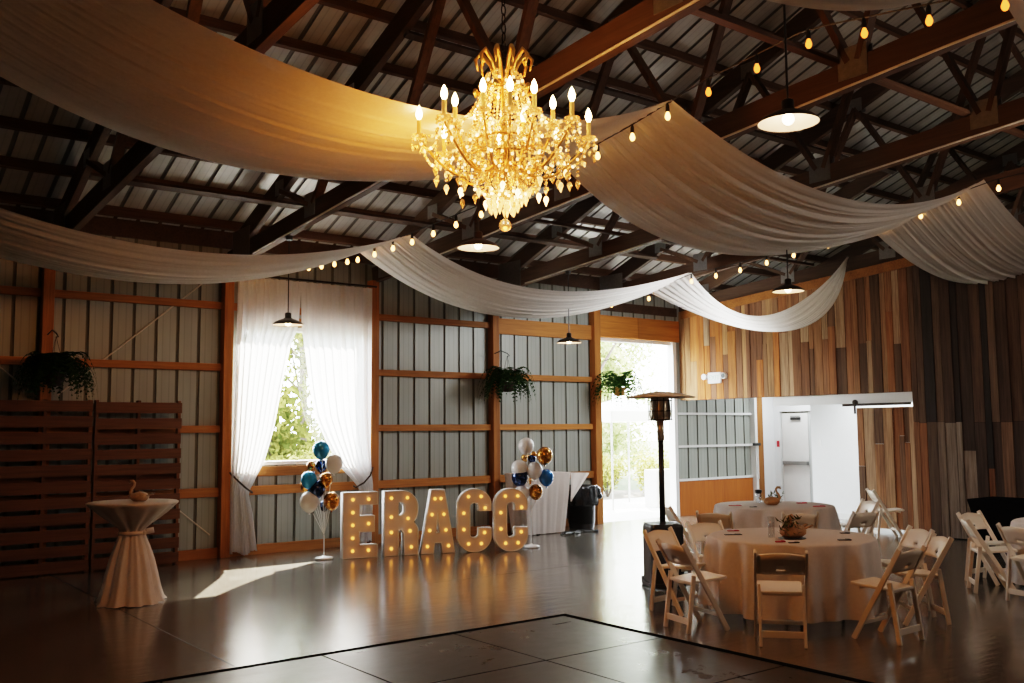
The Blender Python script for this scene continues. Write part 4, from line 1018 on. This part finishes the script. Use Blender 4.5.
# ------------------------------------------------------------------ patio heater
ph_t = thing('patio_heater', 'tall black patio heater with a wide metal reflector', 'patio heater', (8.19, -5.96, 0), -.5)
b = MB(); n = 24
def sq(a): c_, s_ = math.cos(a), math.sin(a); p = (abs(c_) ** 6 + abs(s_) ** 6) ** (-1 / 6); return p
b.lathe([(.195, .06), (.20, .08), (.20, .68), (.185, .715), (.05, .735)], 48, fn=lambda r, z, a, j: r * sq(a) if r > .06 else r); b.build('tank_housing', M['black'], ph_t, smooth=False)
b = MB(); b.lathe([(.215, .012), (.22, .03), (.215, .06)], 48, fn=lambda r, z, a, j: r * sq(a)); b.build('base', M['black'], ph_t)
for s in (-1, 1): MB().tube([(s * .15, .22, .05), (s * .19, .22, .05)], .05, 14).build('wheel', M['black'], ph_t)
MB().tube([(0, 0, .73), (0, 0, 1.66)], .035, 14).build('pole', M['black'], ph_t, smooth=True)
MB().tube([(0, 0, 1.66), (0, 0, 1.90)], .045, 14).build('collar', M['chrome'], ph_t, smooth=True)
b = MB(); b.lathe([(.05, 1.88), (.115, 1.90), (.125, 1.95), (.12, 2.10), (.10, 2.16)], 20); b.build('burner', M['chrome'], ph_t, smooth=True)
b = MB()
for k_ in range(12):
    a = 2 * PI * k_ / 12; b.tube([(.135 * math.cos(a), .135 * math.sin(a), 1.89), (.14 * math.cos(a), .14 * math.sin(a), 2.15)], .005, 5)
for z in (1.90, 2.0, 2.12): b.tube([(.14 * math.cos(q), .14 * math.sin(q), z) for q in [2 * PI * i / 20 for i in range(21)]], .006, 5, cap=False)
b.build('burner_guard', M['bronze'], ph_t)
b = MB(); b.lathe([(.40, 2.155), (.405, 2.16), (.30, 2.185), (.16, 2.212), (.05, 2.228), (.001, 2.23)], 40, capb=False); b.build('reflector', M['dish'], ph_t, smooth=True, solid=.006)

# ------------------------------------------------------------------ outside
MB().bx((-40, .06, -.12), (80, 4.4, -.01)).build('ground_paving', M['concrete'])['kind'] = 'structure'
MB().bx((-40, 4.4, -.14), (80, 7.0, -.02)).build('ground_planting_bed', M['mulch'])['kind'] = 'structure'
MB().bx((-60, 7.0, -.16), (110, 90, -.03)).build('ground_lawn', M['grass'])['kind'] = 'structure'
def leafball(b, c, r, n, s, rr, squash=1.0):
    for _ in range(n):
        d = Vector((rr.gauss(0, 1), rr.gauss(0, 1), rr.gauss(0, 1))).normalized(); q = r * rr.random() ** .4
        p = Vector(c) + Vector((d.x * q, d.y * q, d.z * q * squash)); u = Vector((rr.gauss(0, 1), rr.gauss(0, 1), rr.gauss(0, 1))).normalized(); w = u.cross(d).normalized() if abs(u.dot(d)) < .95 else Vector((0, 0, 1))
        ss = s * rr.uniform(.6, 1.3); b.add([p - u * ss, p + w * ss * .5, p + u * ss, p - w * ss * .5], [(0, 1, 2, 3)])
def tree(label, x, y, h, r, mat, seed, n=6000, low=.05, s=.10):
    rr = random.Random(seed); t = thing('garden_tree', label, 'tree', (x, y, 0), 0, 'trees outside')
    b = MB(); b.tube([(0, 0, -.03), (.05, .02, h * .3), (-.04, .03, h * .6), (0, 0, h * .9)], [.14, .11, .08, .03], 8)
    for k_ in range(7):
        a = rr.uniform(0, 6.28); z0 = h * rr.uniform(.25, .7); b.tube([(0, 0, z0), (r * .6 * math.cos(a), r * .6 * math.sin(a), z0 + h * .18)], [.05, .015], 5)
    b.build('trunk', M['bark'], t)
    b = MB()
    for k_ in range(14):
        z = h * lerp(low, 1.0, rr.random()); k2 = math.sin(PI * min(.95, max(.12, (z / h - low) / (1.05 - low)))) ** .6; a = rr.uniform(0, 6.28); q = r * .75 * k2 * rr.random() ** .5
        leafball(b, (q * math.cos(a), q * math.sin(a), z), r * .42, n // 14, s, rr)
    b.build('crown', mat, t)
trees = [('slim pale tree framed in the middle of the doorway', 20.2, 8.6, 6.5, 1.5, 'tree_a', 1), ('leafy tree at the bin side of the doorway view', 17.6, 10.5, 8.5, 2.2, 'tree_b', 2), ('leafy tree at the heater side of the doorway view', 25.2, 13.0, 9.5, 2.6, 'tree_a', 3),
         ('tall tree far behind the doorway shrubs', 24.5, 19.5, 13, 3.6, 'tree_b', 4), ('tall tree furthest behind the doorway', 31, 25, 15, 4.5, 'tree_a', 5),
         ('tall bright tree filling the window gap', 8.4, 5.8, 7.5, 2.0, 'tree_w', 6), ('tree behind the window, beyond the bright one', 11.8, 11.2, 9, 3.2, 'tree_w', 7), ('yellow-green tree at the window edge', 10.6, 6.6, 4.2, 1.2, 'tree_w', 8), ('darker tree deep behind the window', 14.3, 16.5, 11, 3.4, 'tree_w', 9),
         ('low bushy tree behind the shrubs in the doorway', 21.8, 10.2, 4.2, 1.5, 'tree_a', 10), ('low bushy tree by the door post', 18.6, 7.9, 4.6, 1.4, 'tree_b', 11), ('broad tree closing the doorway view at the back', 27.6, 16.2, 9, 3.0, 'tree_b', 12)]
for lab, x, y, h, r, mt, sd in trees: tree(lab, x, y, h, r, M[mt], sd)
def shrub(label, x, y, h, r, mat, seed):
    rr = random.Random(seed); t = thing('garden_shrub', label, 'shrub', (x, y, 0), 0, 'shrubs outside')
    b = MB()
    for k_ in range(5): b.tube([(0, 0, -.03), (r * .5 * math.cos(k_ * 1.3), r * .5 * math.sin(k_ * 1.3), h * .6)], [.02, .008], 5)
    b.build('stems', M['bark'], t); b = MB()
    for k_ in range(9):
        a = rr.uniform(0, 6.28); q = r * .6 * rr.random() ** .5; leafball(b, (q * math.cos(a), q * math.sin(a), h * rr.uniform(.3, .75)), r * .5, 190, .055, rr)
    b.build('leaves', mat, t)
shrub('yellow-green shrub at the bin side of the doorway', 17.9, 5.3, 1.15, .75, M['shrub'], 1); shrub('yellow-green shrub behind the heater pole', 19.6, 5.2, 1.2, .8, M['shrub'], 2); shrub('yellow-green shrub beyond the heater pole', 20.9, 5.5, 1.0, .7, M['shrub'], 3)
shrub('pale shrub low in the window gap', 8.9, 4.6, 1.5, .8, M['shrub'], 4); shrub('shrub at the window corner', 7.6, 3.9, 1.4, .7, M['shrub'], 5)
cn = thing('canopy_tent', 'white canopy tent top seen through the doorway', 'canopy', (15.95, 2.75, 0))
b = MB(); b.add([(-1.0, -.75, 2.2), (1.0, -.75, 2.2), (1.0, .75, 2.2), (-1.0, .75, 2.2), (0, 0, 2.52)], [(0, 1, 4), (1, 2, 4), (2, 3, 4), (3, 0, 4)]); b.build('canvas_top', M['canvas'], cn)
b = MB()
for (a_, c_) in (((-1.0, -.75, 2.2), (1.0, -.75, 2.2)), ((1.0, -.75, 2.2), (1.0, .75, 2.2)), ((-1.0, .75, 2.2), (1.0, .75, 2.2)), ((-1.0, -.75, 2.2), (-1.0, .75, 2.2))): b.add([a_, c_, (c_[0], c_[1], c_[2] - .24), (a_[0], a_[1], a_[2] - .24)], [(0, 1, 2, 3)])
b.build('valance', M['canvas'], cn)
for px, py in ((-.98, -.73), (.98, -.73), (.98, .73), (-.98, .73)):
    MB().tube([(px * .96, py * .96, -.01), (px, py, 2.2)], .022, 8).build('tent_pole', M['steel'], cn)
tree('added high-crowned tree, mostly out of view, shading the floor inside the doorway', 17.6, 5.4, 10.5, 2.7, M['tree_b'], 31, 9000, .55, .16)  # mostly unseen tree added to block high sun from the indoor floor
sw = tag(MB().bx((-.6, -.2, -.02), (.6, .2, .85)).build('stone_wall', M['stone'], bevel=.02, loc=(16.75, 2.0, 0)), 'low pale stone wall beside the doorway paving', 'stone wall')
tag(MB().tube([(0, 0, -.02), (0, 0, 3.2)], .11, 10).build('porch_post', M['bark'], loc=(19.3, 4.05, 0)), 'grey timber post outside the doorway', 'post')

# ------------------------------------------------------------------ light
w = bpy.data.worlds.new('sky_world'); scene.world = w; w.use_nodes = True; nt = w.node_tree; nt.nodes.clear()
sky = nt.nodes.new('ShaderNodeTexSky'); sky.sky_type = 'HOSEK_WILKIE'; sky.turbidity = 4; sky.ground_albedo = .4
sd = Vector((.80, .98, 1.0)).normalized(); sky.sun_direction = sd
mixw = nt.nodes.new('ShaderNodeMix'); mixw.data_type = 'RGBA'; mixw.inputs['Factor'].default_value = .6; nt.links.new(sky.outputs[0], mixw.inputs[6]); mixw.inputs[7].default_value = (.92, .97, 1.0, 1)
bg = nt.nodes.new('ShaderNodeBackground'); bg.inputs[1].default_value = 28; ow = nt.nodes.new('ShaderNodeOutputWorld')
nt.links.new(mixw.outputs[2], bg.inputs[0]); nt.links.new(bg.outputs[0], ow.inputs[0])
sl = bpy.data.lights.new('sun', 'SUN'); sl.energy = 55; sl.angle = .009; sl.color = (1, .90, .74); so = bpy.data.objects.new('sun', sl); COL.objects.link(so)
so.rotation_euler = sd.to_track_quat('Z', 'Y').to_euler()
def area(name, loc, rot, sx, sy, e, col=(1, 1, 1), portal=False):
    l = bpy.data.lights.new(name, 'AREA'); l.shape = 'RECTANGLE'; l.size = sx; l.size_y = sy; l.energy = e; l.color = col
    if portal: l.cycles.is_portal = True
    o = bpy.data.objects.new(name, l); COL.objects.link(o); o.location = loc; o.rotation_euler = rot; return o
# an area light emits along its local -Z
area('door_portal', (13.84, .13, 1.79), (-PI / 2, 0, 0), 2.2, 3.55, 0, portal=True)
area('window_portal', (6.54, .08, 2.35), (-PI / 2, 0, 0), 2.05, 2.05, 0, portal=True)
area('room_fill', (16.0, -4.2, 2.75), (0, 0, 0), .9, 2.2, 85, (.95, .98, 1))  # unseen fill light added to brighten the room; no fixture
for q in ((10.2, -10.4, 3.9), (10.2, -14.2, 3.9)):
    ld = bpy.data.lights.new('hall_fill', 'POINT'); ld.energy = 52; ld.color = (1, .80, .66); ld.shadow_soft_size = .15  # bodiless warm fill added out of frame to lift tables and chairs
    lo = bpy.data.objects.new('hall_fill', ld); COL.objects.link(lo); lo.location = q
area('end_room_fill', (17.3, -1.1, 2.8), (0, 0, 0), .5, .9, 26, (.95, .98, 1))  # small fill added to whiten the wall around the white door
wl = area('doorway_wash_fill', (12.1, -3.7, 3.75), (0, 0, 0), 1.6, .5, 58, (.96, .98, 1))  # bodiless wash added to brighten the wall bay by the doorway
wl.rotation_euler = (Vector((12.2, 0, 1.5)) - wl.location).to_track_quat('-Z', 'Y').to_euler()
area('side_room_fill', (20.5, -6, 3.6), (0, 0, 0), 3, 6, 120, (1, .8, .55))  # unseen warm fill added in the space beyond the plank wall

vs_ = scene.view_settings
vs_.view_transform = 'Filmic'; vs_.look = 'Medium High Contrast'; vs_.exposure = 0.85; vs_.gamma = 1.0
scene.cycles.max_bounces = 8; scene.cycles.diffuse_bounces = 4; scene.cycles.transparent_max_bounces = 16
scene.cycles.sample_clamp_indirect = 6; scene.cycles.caustics_reflective = False; scene.cycles.caustics_refractive = False
scene.cycles.use_denoising = True
